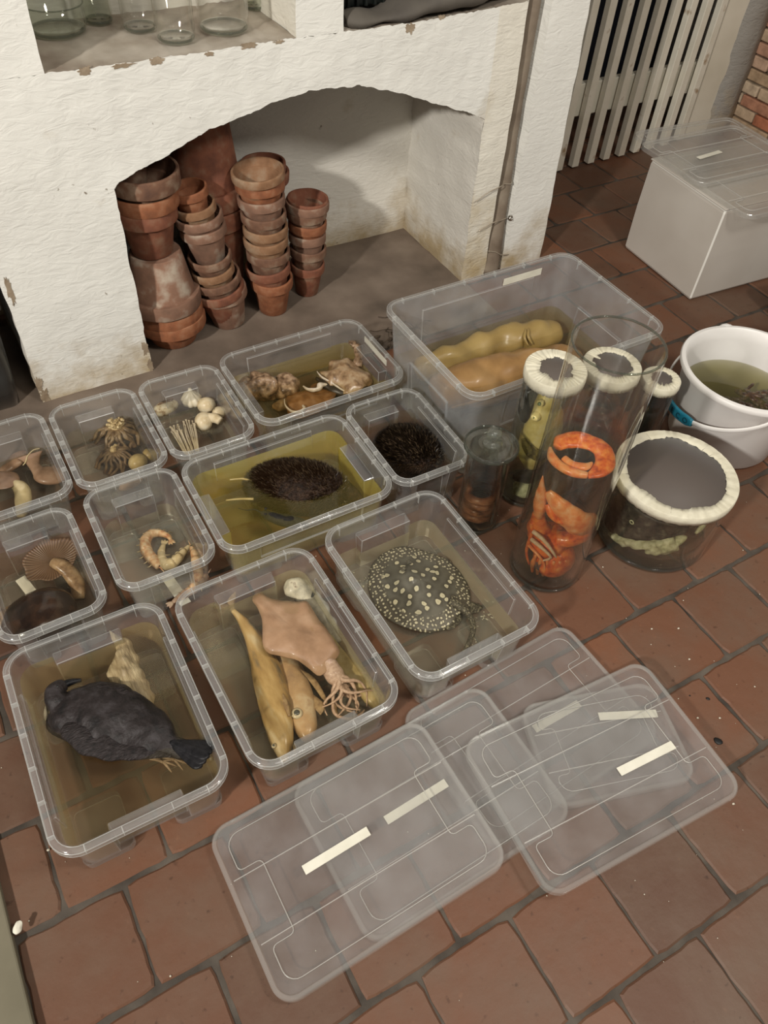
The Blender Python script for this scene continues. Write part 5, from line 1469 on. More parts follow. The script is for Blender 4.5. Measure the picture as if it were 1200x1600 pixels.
button('cream mushroom with bent stalk at the right front of the garlic box', (.385, 1.398, .055), (.024, .022, .022), (0, 0, .5), [(.398, 1.40, .060, .012, .012), (.410, 1.385, .064, .011, .011), (.416, 1.372, .062, .010, .010)], 2)
button('small cream mushroom touching the bent-stalked one in the garlic box', (.427, 1.405, .060), (.017, .015, .015), (0, 0, 0), seed=3)
bm = bmesh.new(); blob(bm, (.4185, 1.408, .066), (.004, .003, .008), .2, sub=2); o = obj('gill_gap', bm, M['black'], bpy.data.objects['button_mushroom.002'], True)
t_ = thing('enoki_bunch', 'bunch of thin pale enoki mushrooms standing at the front of the garlic box', 'mushroom', (.332, 1.372, .016))
for k in range(34):
    a = rs.uniform(-1, 1); b2 = rs.uniform(-1, 1)
    p0 = V(.330 + a * .018, 1.345 + b2 * .006, .022); p1 = V(.332 + a * .030 + rs.gauss(0, .002), 1.395 + b2 * .012, .060 + rs.uniform(-.006, .010))
    md = (p0 + p1) / 2 + V(rs.gauss(0, .003), 0, .008 + rs.uniform(0, .006))
    bm = bmesh.new(); sweep(bm, [(*p0, .0022, .0022), (*md, .0017, .0017), (*p1, .0014, .0014)], per=5, seg=7)
    blob(bm, p1, (.0028, .0028, .0024), 0, sub=1)
    part('enoki_stalk', bm, M['enoki'], t_)

# stringy dried fungus box
M['string'] = org('olive_brown_strands', [(0.06, 0.035, 0.018), (0.17, 0.11, 0.055), (0.27, 0.19, 0.10)], 22, .4, .4, detail=6, coat=.4)
M['crumb'] = org('crumbly_tan', [(0.20, 0.12, 0.05), (0.50, 0.37, 0.18), (0.68, 0.56, 0.34)], 60, .6, 1.0, bscale=90, bd=.004)
def frond(label, c, n, ln, up, seed, r_c, crown, spread=1.0, wd=.0055):
    r2 = random.Random(seed)
    t_ = thing('stringy_fungus', label, 'fungus', (c[0], c[1], .016))
    for k in range(n):
        a = 2 * PI * k / n + r2.uniform(-.2, .2)
        l_ = ln * r2.uniform(.7, 1.15)
        pts = []
        p = V(*c) + V(math.cos(a), math.sin(a), 0) * r_c * .6
        for j in range(6):
            f = j / 5
            aa = a + spread * (r2.uniform(-.35, .35)) * f
            q = p + V(math.cos(aa) * l_ * f, math.sin(aa) * l_ * f * .9, up * math.sin(f * 2.4) - .038 * f * f)
            pts.append((q.x, q.y, max(q.z, .020), wd * (1 - .35 * f) * (1.5 if j == 5 else 1), wd * .7))
        bm = bmesh.new(); sweep(bm, pts, per=4, seg=9, amp=.002, fs=90, seed=k)
        part('strand', bm, M['string'], t_)
    bm = bmesh.new()
    for k in range(crown):
        a = r2.uniform(0, 6.28); q = math.sqrt(r2.random()) * r_c
        blob(bm, (c[0] + q * math.cos(a), c[1] + q * .8 * math.sin(a), c[2] + .012 + r2.uniform(-.003, .005)), (r2.uniform(.002, .005),) * 3, .4, 150, k, sub=1)
    blob(bm, (c[0], c[1], c[2] + .004), (r_c * 1.0, r_c * .8, .010), .2, 60, 3, sub=3)
    part('crumbly_crown', bm, M['crumb'], t_, 'crumbly tan crown')
frond('large spreading brown fungus with a crumbly tan crown in its small box', (.193, 1.452, .072), 30, .048, .006, 4, .019, 60)
frond('smaller dark stringy fungus in front of the large spreading one', (.165, 1.393, .055), 22, .040, .004, 6, .008, 12, wd=.0045)
def lump(name, label, cat_, c, rad, mat, seed, rot=(0, 0, 0), amp=.15):
    bm = bmesh.new(); blob(bm, c, rad, amp, 28, seed, rot=rot, sub=3)
    o = obj(name, bm, mat, world=True); return tag(o, label, cat_)
M['pinktan'] = org('pinkish_tan_skin', [(0.30, 0.18, 0.11), (0.46, 0.31, 0.21), (0.52, 0.38, 0.26)], 14, .45, .25, coat=.3)
lump('tan_fungus_piece', 'smooth tan lump beside the stringy fungus, larger of the two', 'mushroom', (.205, 1.352, .038), (.022, .021, .020), M['yellowskin'], 3)
lump('tan_fungus_piece', 'small smooth tan lump in the right front corner of the stringy fungus box', 'mushroom', (.236, 1.365, .036), (.015, .017, .017), M['yellowskin'], 5)
lump('pink_fungus_piece', 'pinkish lump at the front wall of the stringy fungus box', 'mushroom', (.170, 1.300, .034), (.030, .012, .012), M['pinktan'], 6, rot=(0, 0, .2))

# prawns
M['prawn'] = org('orange_prawn_shell', [(0.44, 0.20, 0.09), (0.60, 0.38, 0.20), (0.66, 0.50, 0.32)], 30, .3, .3, coat=.6, stretch=(1, 1, 1), pos=[.34, .5, .66])
M['prawnp'] = org('pale_prawn_flesh', [(0.55, 0.42, 0.22), (0.66, 0.54, 0.34)], 30, .3, .3, coat=.6)
def prawn(label, path, mat, side=1):
    P = cat(path, 4)
    t_ = thing('prawn', label, 'prawn', (path[0][0], path[0][1], .016))
    n = len(P); nseg_ = 7
    bm = bmesh.new()
    for s in range(nseg_):
        i0 = int(s * (n - 1) / nseg_); i1 = min(n - 1, int((s + 1) * (n - 1) / nseg_) + 1)
        sub_ = [P[i] for i in range(i0, i1 + 1)]
        pts = [(q[0], q[1], q[2], q[3] * (1.06 - .12 * k / max(1, len(sub_) - 1)), q[4] * (1.06 - .12 * k / max(1, len(sub_) - 1))) for k, q in enumerate(sub_)]
        sweep(bm, pts, seg=16, sm=False)
    part('body_shell', bm, mat, t_)
    bm = bmesh.new()
    for i in range(3, n - 5, 2):
        q = V(*P[i][:3]); t = (V(*P[i + 1][:3]) - V(*P[i - 1][:3])).normalized(); sd = V(-t.y, t.x, 0) * side
        a = q + sd * P[i][3] * .8; 
        sweep(bm, [(*a, .0012, .0012), (*(a + sd * .007 + V(0, 0, -.002)), .001, .001), (*(a + sd * .010 + t * .004 + V(0, 0, -.006)), .0005, .0005)], per=3, seg=6)
    part('legs', bm, M['prawnp'], t_, 'thin pale legs')
    bm = bmesh.new(); e = V(*P[-1][:3]); t = (e - V(*P[-3][:3])).normalized()
    for a in (-.5, 0, .5):
        d2 = Matrix.Rotation(a, 3, 'Z') @ t
        sweep(bm, [(*e, .0025, .0012), (*(e + d2 * .008), .0035, .0010), (*(e + d2 * .014), .001, .0008)], per=3, seg=8)
    part('tail_fan', bm, mat, t_)
    h = V(*P[0][:3]); t = (h - V(*P[2][:3])).normalized()
    bm = bmesh.new(); blob(bm, h + V(0, 0, .004) , (.0022,) * 3, 0, sub=2); part('eye', bm, M['black'], t_)
    bm = bmesh.new(); sweep(bm, [(*h, .002, .002), (*(h + t * .018), .0005, .0005)], per=3, seg=6); part('rostrum', bm, mat, t_)
    return t_
prawn('curled pinkish orange prawn at the left of the prawn box', [(.148, 1.050, .030, .008, .009), (.143, 1.070, .032, .011, .013), (.138, 1.098, .033, .012, .014), (.144, 1.125, .033, .0115, .013), (.160, 1.140, .032, .010, .011), (.178, 1.136, .030, .008, .009), (.192, 1.122, .028, .006, .006), (.193, 1.110, .028, .004, .003)], M['prawn'], 1)
prawn('pale yellowish prawn bent in a right angle, middle of the prawn box', [(.222, 1.070, .034, .004, .005), (.205, 1.062, .033, .007, .008), (.186, 1.050, .032, .010, .011), (.168, 1.045, .031, .012, .013), (.158, 1.058, .031, .011, .012), (.163, 1.082, .031, .008, .008), (.175, 1.102, .030, .005, .004)], M['prawnp'], -1)
prawn('orange-headed prawn lying down the right wall of the prawn box', [(.222, 1.058, .044, .004, .005), (.221, 1.035, .042, .009, .010), (.215, 1.010, .038, .011, .012), (.207, .985, .034, .011, .012), (.19, .968, .030, .009, .010), (.17, .962, .028, .006, .006)], M['prawn'], 1)
prawn('pinkish prawn at the front wall of the prawn box', [(.225, .985, .030, .006, .007), (.205, .972, .028, .010, .011), (.18, .966, .026, .010, .010), (.158, .962, .025, .007, .007), (.142, .958, .024, .004, .003)], M['pinktan'], -1)
def paper(label, c, sx_, sy_, rz, tilt=0):
    bm = bmesh.new(); sheet_pts = []
    box(bm, (0, 0, 0), (sx_, sy_, .0012)); bmesh.ops.subdivide_edges(bm, edges=bm.edges, cuts=4, use_grid_fill=True)
    for v in bm.verts: v.co.z += .002 * noise.noise(v.co * 60)
    bmesh.ops.transform(bm, matrix=Matrix.Translation(c) @ Euler((tilt, 0, rz)).to_matrix().to_4x4(), verts=bm.verts)
    o = obj('paper_slip', bm, M['tape'], world=True, smooth=False); return tag(o, label, 'paper slip')
paper('damp cream paper slip under the prawns at the front of their box', (.158, .985, .024), .022, .085, R(8), R(3))
paper('small crumpled cream paper slip lying by the gilled mushroom', (-.098, 1.095, .062), .020, .050, R(15), R(12))

# oyster mushrooms at the left edge
M['oyster'] = org('pinkish_brown_oyster_cap', [(0.19, 0.11, 0.065), (0.30, 0.185, 0.12), (0.36, 0.24, 0.165)], 12, .4, .25, coat=.4)
M['stem'] = org('yellowish_stalk', [(0.46, 0.36, 0.19), (0.58, 0.48, 0.29)], 20, .5, .25)
t_ = thing('oyster_mushroom', 'pinkish oyster mushroom with flared stalk at the right of the left-edge box', 'mushroom', (.01, 1.42, .016))
bm = bmesh.new(); blob(bm, (.018, 1.398, .040), (.034, .026, .012), .12, 25, 2, rot=(0, R(8), R(-35)), sub=4); part('cap', bm, M['oyster'], t_)
bm = bmesh.new(); sweep(bm, [(.004, 1.405, .044, .018, .009), (-.004, 1.430, .048, .012, .007), (-.004, 1.450, .054, .018, .006), (-.004, 1.463, .060, .028, .003)], per=6, seg=20, amp=.004, fs=40); part('stalk', bm, M['oyster'], t_)
bm = bmesh.new(); sweep(bm, [(-.026, 1.440, .056, .001, .001), (-.018, 1.446, .058, .0015, .0012), (-.010, 1.458, .062, .0016, .0012), (.006, 1.470, .063, .0014, .0012), (.020, 1.470, .062, .001, .001)], per=6, seg=10); part('stalk_edge', bm, M['stem'], t_, 'pale edge of the stalk')
t_ = thing('oyster_mushroom', 'tan oyster mushroom behind the others in the left-edge box', 'mushroom', (-.05, 1.46, .016))
bm = bmesh.new(); blob(bm, (-.035, 1.475, .045), (.030, .020, .011), .15, 25, 7, rot=(0, R(-8), R(20)), sub=4); part('cap', bm, M['oyster'], t_)
bm = bmesh.new(); sweep(bm, [(-.05, 1.468, .042, .014, .008), (-.075, 1.455, .040, .012, .008), (-.10, 1.450, .036, .014, .006)], per=5, seg=16, amp=.003, fs=40); part('stalk', bm, M['oyster'], t_)
t_ = thing('oyster_mushroom', 'oyster mushroom with round flat cap and yellowish stalk, front of the left-edge box', 'mushroom', (-.06, 1.40, .016))
bm = bmesh.new(); sheet(bm, (-.078, 1.412, .060), .038, .036, .006, .003, 20, .006, 3, (R(-10), R(8), 0), edge=.08); part('cap', bm, M['oyster'], t_)
bm = bmesh.new(); sweep(bm, [(-.060, 1.400, .054, .009, .008), (-.048, 1.385, .050, .015, .012), (-.048, 1.355, .046, .018, .013), (-.058, 1.330, .040, .016, .012), (-.068, 1.312, .034, .009, .008)], per=5, seg=20, amp=.003, fs=40); part('stalk', bm, M['stem'], t_, 'yellowish stalk')

# gilled mushroom and dark cap
k, nt, out = newmat('brown_gills')
b = N(nt, 'ShaderNodeBsdfPrincipled'); tc = N(nt, 'ShaderNodeTexCoord')
gr = N(nt, 'ShaderNodeTexGradient'); gr.gradient_type = 'RADIAL'; mp = N(nt, 'ShaderNodeMapping'); mp.inputs['Location'].default_value = (0.0, 0, 0)
L(nt, tc.outputs['Object'], mp.inputs[0]); L(nt, mp.outputs[0], gr.inputs[0])
ml = N(nt, 'ShaderNodeMath'); ml.operation = 'MULTIPLY'; ml.inputs[1].default_value = 300; L(nt, gr.outputs[1], ml.inputs[0])
sn = N(nt, 'ShaderNodeMath'); sn.operation = 'SINE'; L(nt, ml.outputs[0], sn.inputs[0])
mr = N(nt, 'ShaderNodeMapRange'); mr.inputs['From Min'].default_value = -1; L(nt, sn.outputs[0], mr.inputs['Value'])
L(nt, ramp(nt, mr.outputs[0], [(0, (.09, .045, .022)), (.5, (.125, .068, .034)), (1, (.17, .098, .052))]), b.inputs['Base Color']); b.inputs['Roughness'].default_value = .5
bp = N(nt, 'ShaderNodeBump'); bp.inputs['Strength'].default_value = .6; bp.inputs['Distance'].default_value = .002; L(nt, mr.outputs[0], bp.inputs['Height']); L(nt, bp.outputs[0], b.inputs['Normal'])
L(nt, b.outputs[0], out.inputs[0]); M['gills'] = k
t_ = thing('gilled_mushroom', 'large brown mushroom cap lying gills up in the lower left-edge box', 'mushroom', (-.040, 1.128, .016))
bm = bmesh.new(); sheet(bm, (0, 0, .062), .052, .042, .010, .006, 22, -.010, 6, (R(12), R(-8), R(25)), edge=.12, nr=10, na=48, curl=.004); obj('cap', bm, M['gills'], t_)
bm = bmesh.new(); sweep(bm, [(-.038, 1.126, .072, .010, .007), (-.028, 1.112, .074, .013, .009), (-.018, 1.092, .066, .015, .010), (-.012, 1.065, .052, .015, .011), (-.02, 1.04, .040, .011, .009)], per=5, seg=18, amp=.003, fs=40); part('stalk', bm, M['wetC'], t_)
M['darkcap'] = org('dark_glossy_brown', [(0.010, 0.005, 0.003), (0.022, 0.010, 0.005), (0.05, 0.024, 0.012)], 10, .15, .2, coat=1.0)
t_ = thing('dark_mushroom_cap', 'very dark glossy brown mushroom cap at the front of the lower left-edge box', 'mushroom', (-.085, 1.02, .016))
bm = bmesh.new(); blob(bm, (-.095, 1.018, .058), (.072, .058, .034), .10, 18, 8, rot=(0, 0, R(10)), sub=4); part('cap', bm, M['darkcap'], t_)
bm = bmesh.new(); sheet(bm, (-.130, 1.046, .060), .040, .026, .008, .006, 25, .006, 4, (R(10), 0, R(30)), edge=.1); part('torn_edge', bm, M['wetC'], t_)

# long tan specimens in the big box
M['tan'] = org('smooth_tan_skin', [(0.20, 0.105, 0.036), (0.33, 0.185, 0.068), (0.42, 0.25, 0.10)], 3, .4, .2, detail=5, coat=.4)
M['tan2'] = org('yellowed_thin_skin', [(0.27, 0.18, 0.06), (0.38, 0.27, 0.10)], 4, .4, .2, coat=.3)
t_ = thing('long_specimen', 'long plump tan body lying across the tall milky box, nearer of the two', 'specimen', (1.12, 1.17, .016))
bm = bmesh.new(); sweep(bm, [(.912, 1.205, .085, .015, .015), (.925, 1.205, .085, .040, .040), (.965, 1.200, .086, .056, .056), (1.03, 1.190, .088, .061, .062), (1.11, 1.180, .088, .060, .062), (1.20, 1.172, .086, .056, .056), (1.28, 1.168, .084, .048, .046), (1.33, 1.165, .080, .030, .028), (1.345, 1.165, .078, .010, .010)], per=6, seg=36, amp=.010, fs=22, seed=3); part('body', bm, M['tan'], t_)
bm = bmesh.new(); sweep(bm, [(.93, 1.148, .080, .002, .003), (1.0, 1.128, .092, .003, .006), (1.1, 1.122, .096, .003, .006), (1.18, 1.128, .092, .002, .004)], per=6, seg=10); part('fold', bm, M['tan'], t_)
t_ = thing('long_specimen', 'flatter yellowish folded body behind the plump tan one in the tall box', 'specimen', (1.15, 1.29, .016))
bm = bmesh.new(); sweep(bm, [(.915, 1.292, .085, .010, .012), (.94, 1.292, .090, .030, .030), (1.02, 1.290, .095, .036, .038), (1.12, 1.292, .100, .038, .036), (1.20, 1.285, .105, .040, .040), (1.27, 1.27, .105, .045, .040), (1.33, 1.265, .10, .035, .034), (1.352, 1.265, .095, .010, .012)], per=6, seg=30, amp=.012, fs=26, seed=8); part('body', bm, M['tan2'], t_)
bm = bmesh.new()
for k in range(2): sweep(bm, [(1.215 + .013 * k, 1.225, .120, .002, .002), (1.210 + .012 * k, 1.24, .136, .004, .004), (1.222 + .010 * k, 1.255, .142, .004, .004), (1.235 + .006 * k, 1.27, .140, .002, .002)], per=5, seg=10)
part('knot', bm, M['tan2'], t_)

# crab in the tall cylinder
M['crab'] = org('bright_orange_shell', [(0.38, 0.05, 0.012), (0.72, 0.12, 0.018), (0.85, 0.22, 0.035), (0.90, 0.34, 0.08)], 24, .3, .35, detail=7, coat=.6, bscale=90, bd=.0015, pos=[.30, .44, .58, .72])
M['crabp'] = org('paler_orange_shell', [(0.75, 0.16, 0.03), (0.86, 0.32, 0.10), (0.86, 0.48, 0.24)], 18, .3, .3, coat=.6, bscale=80, bd=.0015)
M['crabw'] = org('creamy_joint', [(0.6, 0.38, 0.20), (0.75, 0.6, 0.4)], 40, .5, .3)
t_ = thing('orange_crab', 'bright orange long-clawed crab folded upright in the tall cylinder', 'crab', (TX, TY, .02))
def tw(a, rr_, z): return (TX + rr_ * math.cos(R(a)), TY + rr_ * math.sin(R(a)), z)
def tc_(x, y, z): return (TX + x, TY + y, z)
bm = bmesh.new(); blob(bm, tc_(-.012, -.026, .066), (.046, .042, .040), .10, 26, 3, rot=(R(15), R(10), .5), sub=4)
blob(bm, tc_(-.020, -.006, .105), (.042, .042, .036), .10, 30, 5, sub=4); part('carapace', bm, M['crab'], t_)
bm = bmesh.new()
for k in range(6):
    a = R(196 + k * 13)
    sweep(bm, [(*tc_(.052 * math.cos(a) - .006, .052 * math.sin(a) - .006, .034 + .002 * k), .003, .003), (*tc_(.062 * math.cos(a), .062 * math.sin(a), .060), .0062, .005), (*tc_(.056 * math.cos(a) - .006, .056 * math.sin(a) - .004, .094), .003, .003)], per=5, seg=12)
part('abdomen_rings', bm, M['crabp'], t_)
bm = bmesh.new(); sweep(bm, [(*tc_(-.036, .004, .110), .026, .020), (*tc_(-.044, .008, .140), .024, .018), (*tc_(-.050, .010, .165), .018, .014), (*tc_(-.055, .012, .190), .012, .011)], per=6, seg=22, amp=.003, fs=60, upv=(-.8, -.6, 0)); part('upper_shell', bm, M['crab'], t_)
for i, pp in enumerate(([(-.066, .002, .150), (-.058, -.026, .146), (-.048, -.046, .128), (-.040, -.054, .112)], [(-.067, .000, .128), (-.060, -.030, .126), (-.049, -.048, .110), (-.060, -.036, .092)],
                        [(-.068, .002, .108), (-.064, -.026, .104), (-.056, -.042, .088), (-.052, -.046, .066)], [(-.064, .012, .165), (-.066, .004, .135), (-.070, .0, .090), (-.066, -.014, .058)])):
    bm = bmesh.new(); w0 = (.0050, .0046, .0040, .0055)[i]
    sweep(bm, [(*tc_(*q), w0 * (1 - .2 * k), w0 * (1 - .2 * k)) for k, q in enumerate(pp)], per=6, seg=12, amp=.0008, fs=100); part('walking_leg', bm, (M['crabw'], M['crabw'], M['crabp'], M['crab'])[i], t_)
bm = bmesh.new()
for k in range(12): sweep(bm, [(*tc_(-.062 + .0012 * k, -.026 - .0014 * k, .078), .0008, .0008), (*tc_(-.064 + .0015 * k, -.030 - .0013 * k, .066), .0007, .0007), (*tc_(-.058 + .0018 * k, -.036 - .0010 * k, .058 - .0005 * k), .0004, .0004)], per=3, seg=5)
part('bristles', bm, M['bag'], t_, 'dark bristles')
bm = bmesh.new(); sweep(bm, [(*tc_(.050, -.040, .160), .010, .012), (*tc_(.030, -.052, .152), .014, .014), (*tc_(.004, -.046, .142), .018, .015), (*tc_(-.022, -.026, .132), .018, .014)], per=6, seg=20, amp=.003, fs=60); part('arm_joint', bm, M['crab'], t_)
bm = bmesh.new(); sweep(bm, [(*tc_(-.056, .004, .262), .005, .007), (*tc_(-.050, -.008, .250), .010, .016), (*tc_(-.040, -.024, .234), .013, .022), (*tc_(-.022, -.042, .214), .015, .027), (*tc_(.002, -.052, .192), .016, .028), (*tc_(.026, -.050, .178), .015, .024), (*tc_(.046, -.040, .168), .012, .016), (*tc_(.054, -.032, .165), .005, .007)], per=6, seg=26, amp=.003, fs=50, seed=4); part('claw_palm', bm, M['crabp'], t_)
bm = bmesh.new(); sweep(bm, [(*tc_(-.054, -.004, .232), .007, .008), (*tc_(-.054, -.018, .220), .008, .009), (*tc_(-.046, -.032, .210), .007, .007), (*tc_(-.038, -.042, .206), .003, .003)], per=6, seg=14); part('claw_finger', bm, M['crab'], t_)
bm = bmesh.new(); sweep(bm, [(*tc_(-.054, .010, .185), .010, .010), (*tc_(-.058, .010, .210), .014, .012), (*tc_(-.062, .012, .240), .012, .010), (*tc_(-.066, .014, .270), .007, .006), (*tc_(-.069, .016, .300), .001, .001)], per=6, seg=18, amp=.002, fs=50, upv=(-.8, -.6, 0)); part('claw_point', bm, M['crabp'], t_)
# flat shell pieces added as the crab's refracted image in the liquid surface
bm = bmesh.new(); sweep(bm, [(*tc_(-.022, -.046, .334), .006, .004), (*tc_(.004, -.046, .335), .015, .007), (*tc_(.030, -.034, .336), .020, .008), (*tc_(.044, -.004, .337), .020, .008), (*tc_(.030, .030, .337), .022, .008), (*tc_(-.002, .044, .337), .020, .008), (*tc_(-.026, .038, .337), .010, .006)], per=6, seg=22, amp=.003, fs=50, seed=6); part('claw_palm', bm, M['crab'], t_)
bm = bmesh.new(); sweep(bm, [(*tc_(-.040, .044, .336), .003, .004), (*tc_(-.052, .022, .336), .009, .008), (*tc_(-.052, -.004, .336), .009, .008), (*tc_(-.040, -.028, .336), .010, .008), (*tc_(-.022, -.044, .335), .007, .006)], per=6, seg=16); part('claw_finger', bm, M['crabp'], t_)
bm = bmesh.new(); sweep(bm, [(*tc_(-.034, .010, .336), .008, .006), (*tc_(-.030, -.012, .336), .010, .006), (*tc_(-.012, -.026, .336), .009, .006), (*tc_(.006, -.024, .336), .003, .003)], per=6, seg=16); part('claw_finger', bm, M['crabp'], t_)

# flatfish wing and pale flesh in the wide jar
M['skate'] = org('dark_mottled_skin', [(0.022, 0.018, 0.012), (0.055, 0.045, 0.032), (0.16, 0.15, 0.10)], 22, .5, .5, detail=7, pos=[.35, .55, .75])
M['palegreen'] = org('pale_greenish_flesh', [(0.28, 0.27, 0.13), (0.55, 0.53, 0.32), (0.70, 0.67, 0.46)], 26, .6, .8, detail=8)
WX, WY = 1.166, .660
t_ = thing('mottled_ray', 'dark mottled ray wing pressed against the inside of the wide jar', 'ray', (WX, WY, .016))
bm = bmesh.new()
g = []
for j in range(13):
    rw = []
    for i in range(31):
        a = R(150 + 98 * i / 30)
        zl = .028 + .116 * max(0, (i / 30 - .12)) ** 1.15; z = zl + (.148 - zl) * j / 12 + .004 * noise.noise(Vector((i * .6, 1, 0))) * (1 - j / 12)
        rr_ = .112 + .003 * noise.noise(Vector((i * .5, j * .5, 0))) 
        rw.append((a, rr_, z))
    g.append(rw)
outs = []
for s in (0, .010):
    vs_ = [[bm.verts.new((WX + (rr_ - s) * math.cos(a), WY + (rr_ - s) * math.sin(a), z)) for a, rr_, z in rw] for rw in g]
    for j in range(12):
        for i in range(30): bm.faces.new((vs_[j][i], vs_[j][i + 1], vs_[j + 1][i + 1], vs_[j + 1][i]))
    outs.append(vs_)
A_, B_ = outs
for i in range(30):
    bm.faces.new((A_[0][i], A_[0][i + 1], B_[0][i + 1], B_[0][i])); bm.faces.new((A_[12][i], A_[12][i + 1], B_[12][i + 1], B_[12][i]))
for j in range(12):
    bm.faces.new((A_[j][0], A_[j + 1][0], B_[j + 1][0], B_[j][0])); bm.faces.new((A_[j][30], A_[j + 1][30], B_[j + 1][30], B_[j][30]))
part('wing', bm, M['skate'], t_)
bm = bmesh.new()
for (a, z) in ((190, .112),):
    lathe(bm, [(.003, 0), (.0055, .001), (.006, .0025), (.0035, .003)], 16, c=(0, 0, 0), close=True)
    vv = [v for v in bm.verts if v.co.length < .02]
    bmesh.ops.transform(bm, matrix=Matrix.Translation((WX + .114 * math.cos(R(a)), WY + .114 * math.sin(R(a)), z)) @ Euler((0, R(90), R(a))).to_matrix().to_4x4(), verts=vv)
part('spiracle', bm, M['palegreen'], t_, 'pale ring-shaped opening')
bm = bmesh.new()
blob(bm, (WX - .078, WY - .016, .036), (.046, .026, .022), .45, 60, 4, rot=(0, R(-10), R(-50)), sub=4); blob(bm, (WX - .040, WY - .066, .048), (.046, .022, .024), .4, 60, 6, rot=(0, R(-14), R(-25)), sub=4)
part('underside_flesh', bm, M['palegreen'], t_, 'pale greenish flesh')
bm = bmesh.new(); sweep(bm, [(WX + .012, WY - .096, .086, .003, .004), (WX + .030, WY - .092, .092, .006, .010), (WX + .050, WY - .082, .098, .005, .010), (WX + .066, WY - .070, .100, .002, .004)], per=5, seg=14, amp=.004, fs=50, upv=(0, 0, 1)); part('fin_edge', bm, M['palegreen'], t_)
bm = bmesh.new(); sweep(bm, [(WX - .02, WY + .05, .110, .006, .005), (WX + .01, WY + .01, .120, .012, .008), (WX + .035, WY - .03, .128, .016, .010), (WX + .045, WY - .055, .130, .009, .007)], per=5, seg=14, amp=.004, fs=50); part('pale_fold', bm, M['palegreen'], t_)

# coils in the small lidded jar
M['coil'] = org('reddish_brown_coil', [(0.22, 0.075, 0.03), (0.42, 0.16, 0.07), (0.55, 0.26, 0.13)], 20, .35, .3, coat=.4, stretch=(1, 1, 3))
t_ = thing('coiled_worm', 'reddish brown coiled body stacked in rings in the small lidded jar', 'worm', (*LXY, .016))
bm = bmesh.new()
pts = []
for k in range(4 * 18 + 10):
    a = 2 * PI * k / 18
    pts.append((LXY[0] + .0330 * math.cos(a), LXY[1] + .0330 * math.sin(a), .028 + .0190 * k / 18, .0088, .0104))
sweep(bm, pts, per=2, seg=14, amp=.0012, fs=60)
part('coil', bm, M['coil'], t_)

# yellow fish in the covered jar
M['yfish'] = org('yellow_fish_skin', [(0.62, 0.46, 0.14), (0.86, 0.68, 0.26), (0.90, 0.76, 0.42)], 14, .35, .25, coat=.5)
M['yfd'] = org('streaky_dark_band', [(0.05, 0.04, 0.015), (0.45, 0.34, 0.10)], 60, .5, .4, stretch=(1, 1, 4))
t_ = thing('yellow_fish', 'pale yellow fish with greenish eyes standing upright in the covered jar', 'fish', (*YXY, .016))
def yw(a, rr_, z): return (YXY[0] + rr_ * math.cos(R(a)), YXY[1] + rr_ * math.sin(R(a)), z)
bm = bmesh.new(); sweep(bm, [(*yw(240, .014, .335), .008, .008), (*yw(240, .014, .322), .022, .020), (*yw(235, .016, .300), .027, .027), (*yw(230, .014, .282), .027, .029), (*yw(238, .015, .255), .038, .034), (*yw(240, .014, .205), .042, .037), (*yw(240, .010, .155), .040, .036), (*yw(240, .008, .115), .030, .028), (*yw(240, .004, .085), .014, .014), (*yw(240, .0, .07), .004, .004)], per=6, seg=28, amp=.005, fs=30, seed=3, upv=(-.6, -.8, 0)); part('body', bm, M['yfish'], t_)
for a, z, q in ((205, .268, .0115), (208, .306, .0085)):
    bm = bmesh.new(); blob(bm, yw(a, .048, z), (q, q, q * .9), 0, sub=3); e_ = part('eye', bm, M['yfish'], t_); XF[e_.name] = XF[t_.name]
    bm = bmesh.new(); blob(bm, yw(a, .0525, z + .001), (q * .62, q * .62, q * .6), 0, sub=2); obj('pupil', bm, plain('greenish_pupil', (.12, .15, .06), .2), e_, True)
bm = bmesh.new(); sweep(bm, [(*yw(188, .049, .196), .002, .010), (*yw(203, .0515, .184), .003, .016), (*yw(222, .0525, .172), .003, .017), (*yw(244, .0525, .166), .003, .016), (*yw(266, .050, .166), .002, .010)], per=5, seg=14, amp=.004, fs=80); part('dark_band', bm, M['yfd'], t_, 'streaky dark band')
M['dkshape'] = org('blackish_skin', [(0.006, 0.005, 0.003), (0.025, 0.022, 0.013)], 20, .3, .4, coat=.6)
bm = bmesh.new(); sweep(bm, [(YXY[0] - .05, YXY[1] - .004, .075, .006, .008), (YXY[0] - .02, YXY[1] - .02, .075, .016, .020), (YXY[0] + .012, YXY[1] - .018, .082, .018, .020), (YXY[0] + .04, YXY[1] - .006, .09, .008, .012)], per=5, seg=18, amp=.003, fs=50)
o = obj('dark_specimen', bm, M['dkshape'], world=True); tag(o, 'blackish lump below the yellow fish in the covered jar', 'specimen')
bm = bmesh.new(); sweep(bm, [(YXY[0] - .050, YXY[1] + .006, .235, .003, .008), (YXY[0] - .050, YXY[1] + .012, .27, .004, .024), (YXY[0] - .044, YXY[1] + .024, .295, .006, .028), (YXY[0] - .02, YXY[1] + .044, .30, .006, .026), (YXY[0] + .02, YXY[1] + .044, .30, .004, .015)], per=5, seg=14, amp=.003, fs=50, upv=(0, 0, 1))
o = obj('dark_specimen', bm, M['dkshape'], world=True); tag(o, 'black shape behind the head of the yellow fish in the covered jar', 'specimen')
bm = bmesh.new(); blob(bm, (YXY[0] - .012, YXY[1] - .02, .036), (.034, .028, .018), .3, 50, 3, sub=3)
o = obj('pale_specimen', bm, M['palegreen'], world=True); tag(o, 'pale greenish lump at the bottom of the yellow fish jar', 'specimen')
lump('dark_specimen', 'dark lump low in the jar behind the tall cylinder', 'specimen', (*BXY, .12), (.042, .042, .095), M['dkshape'], 3)
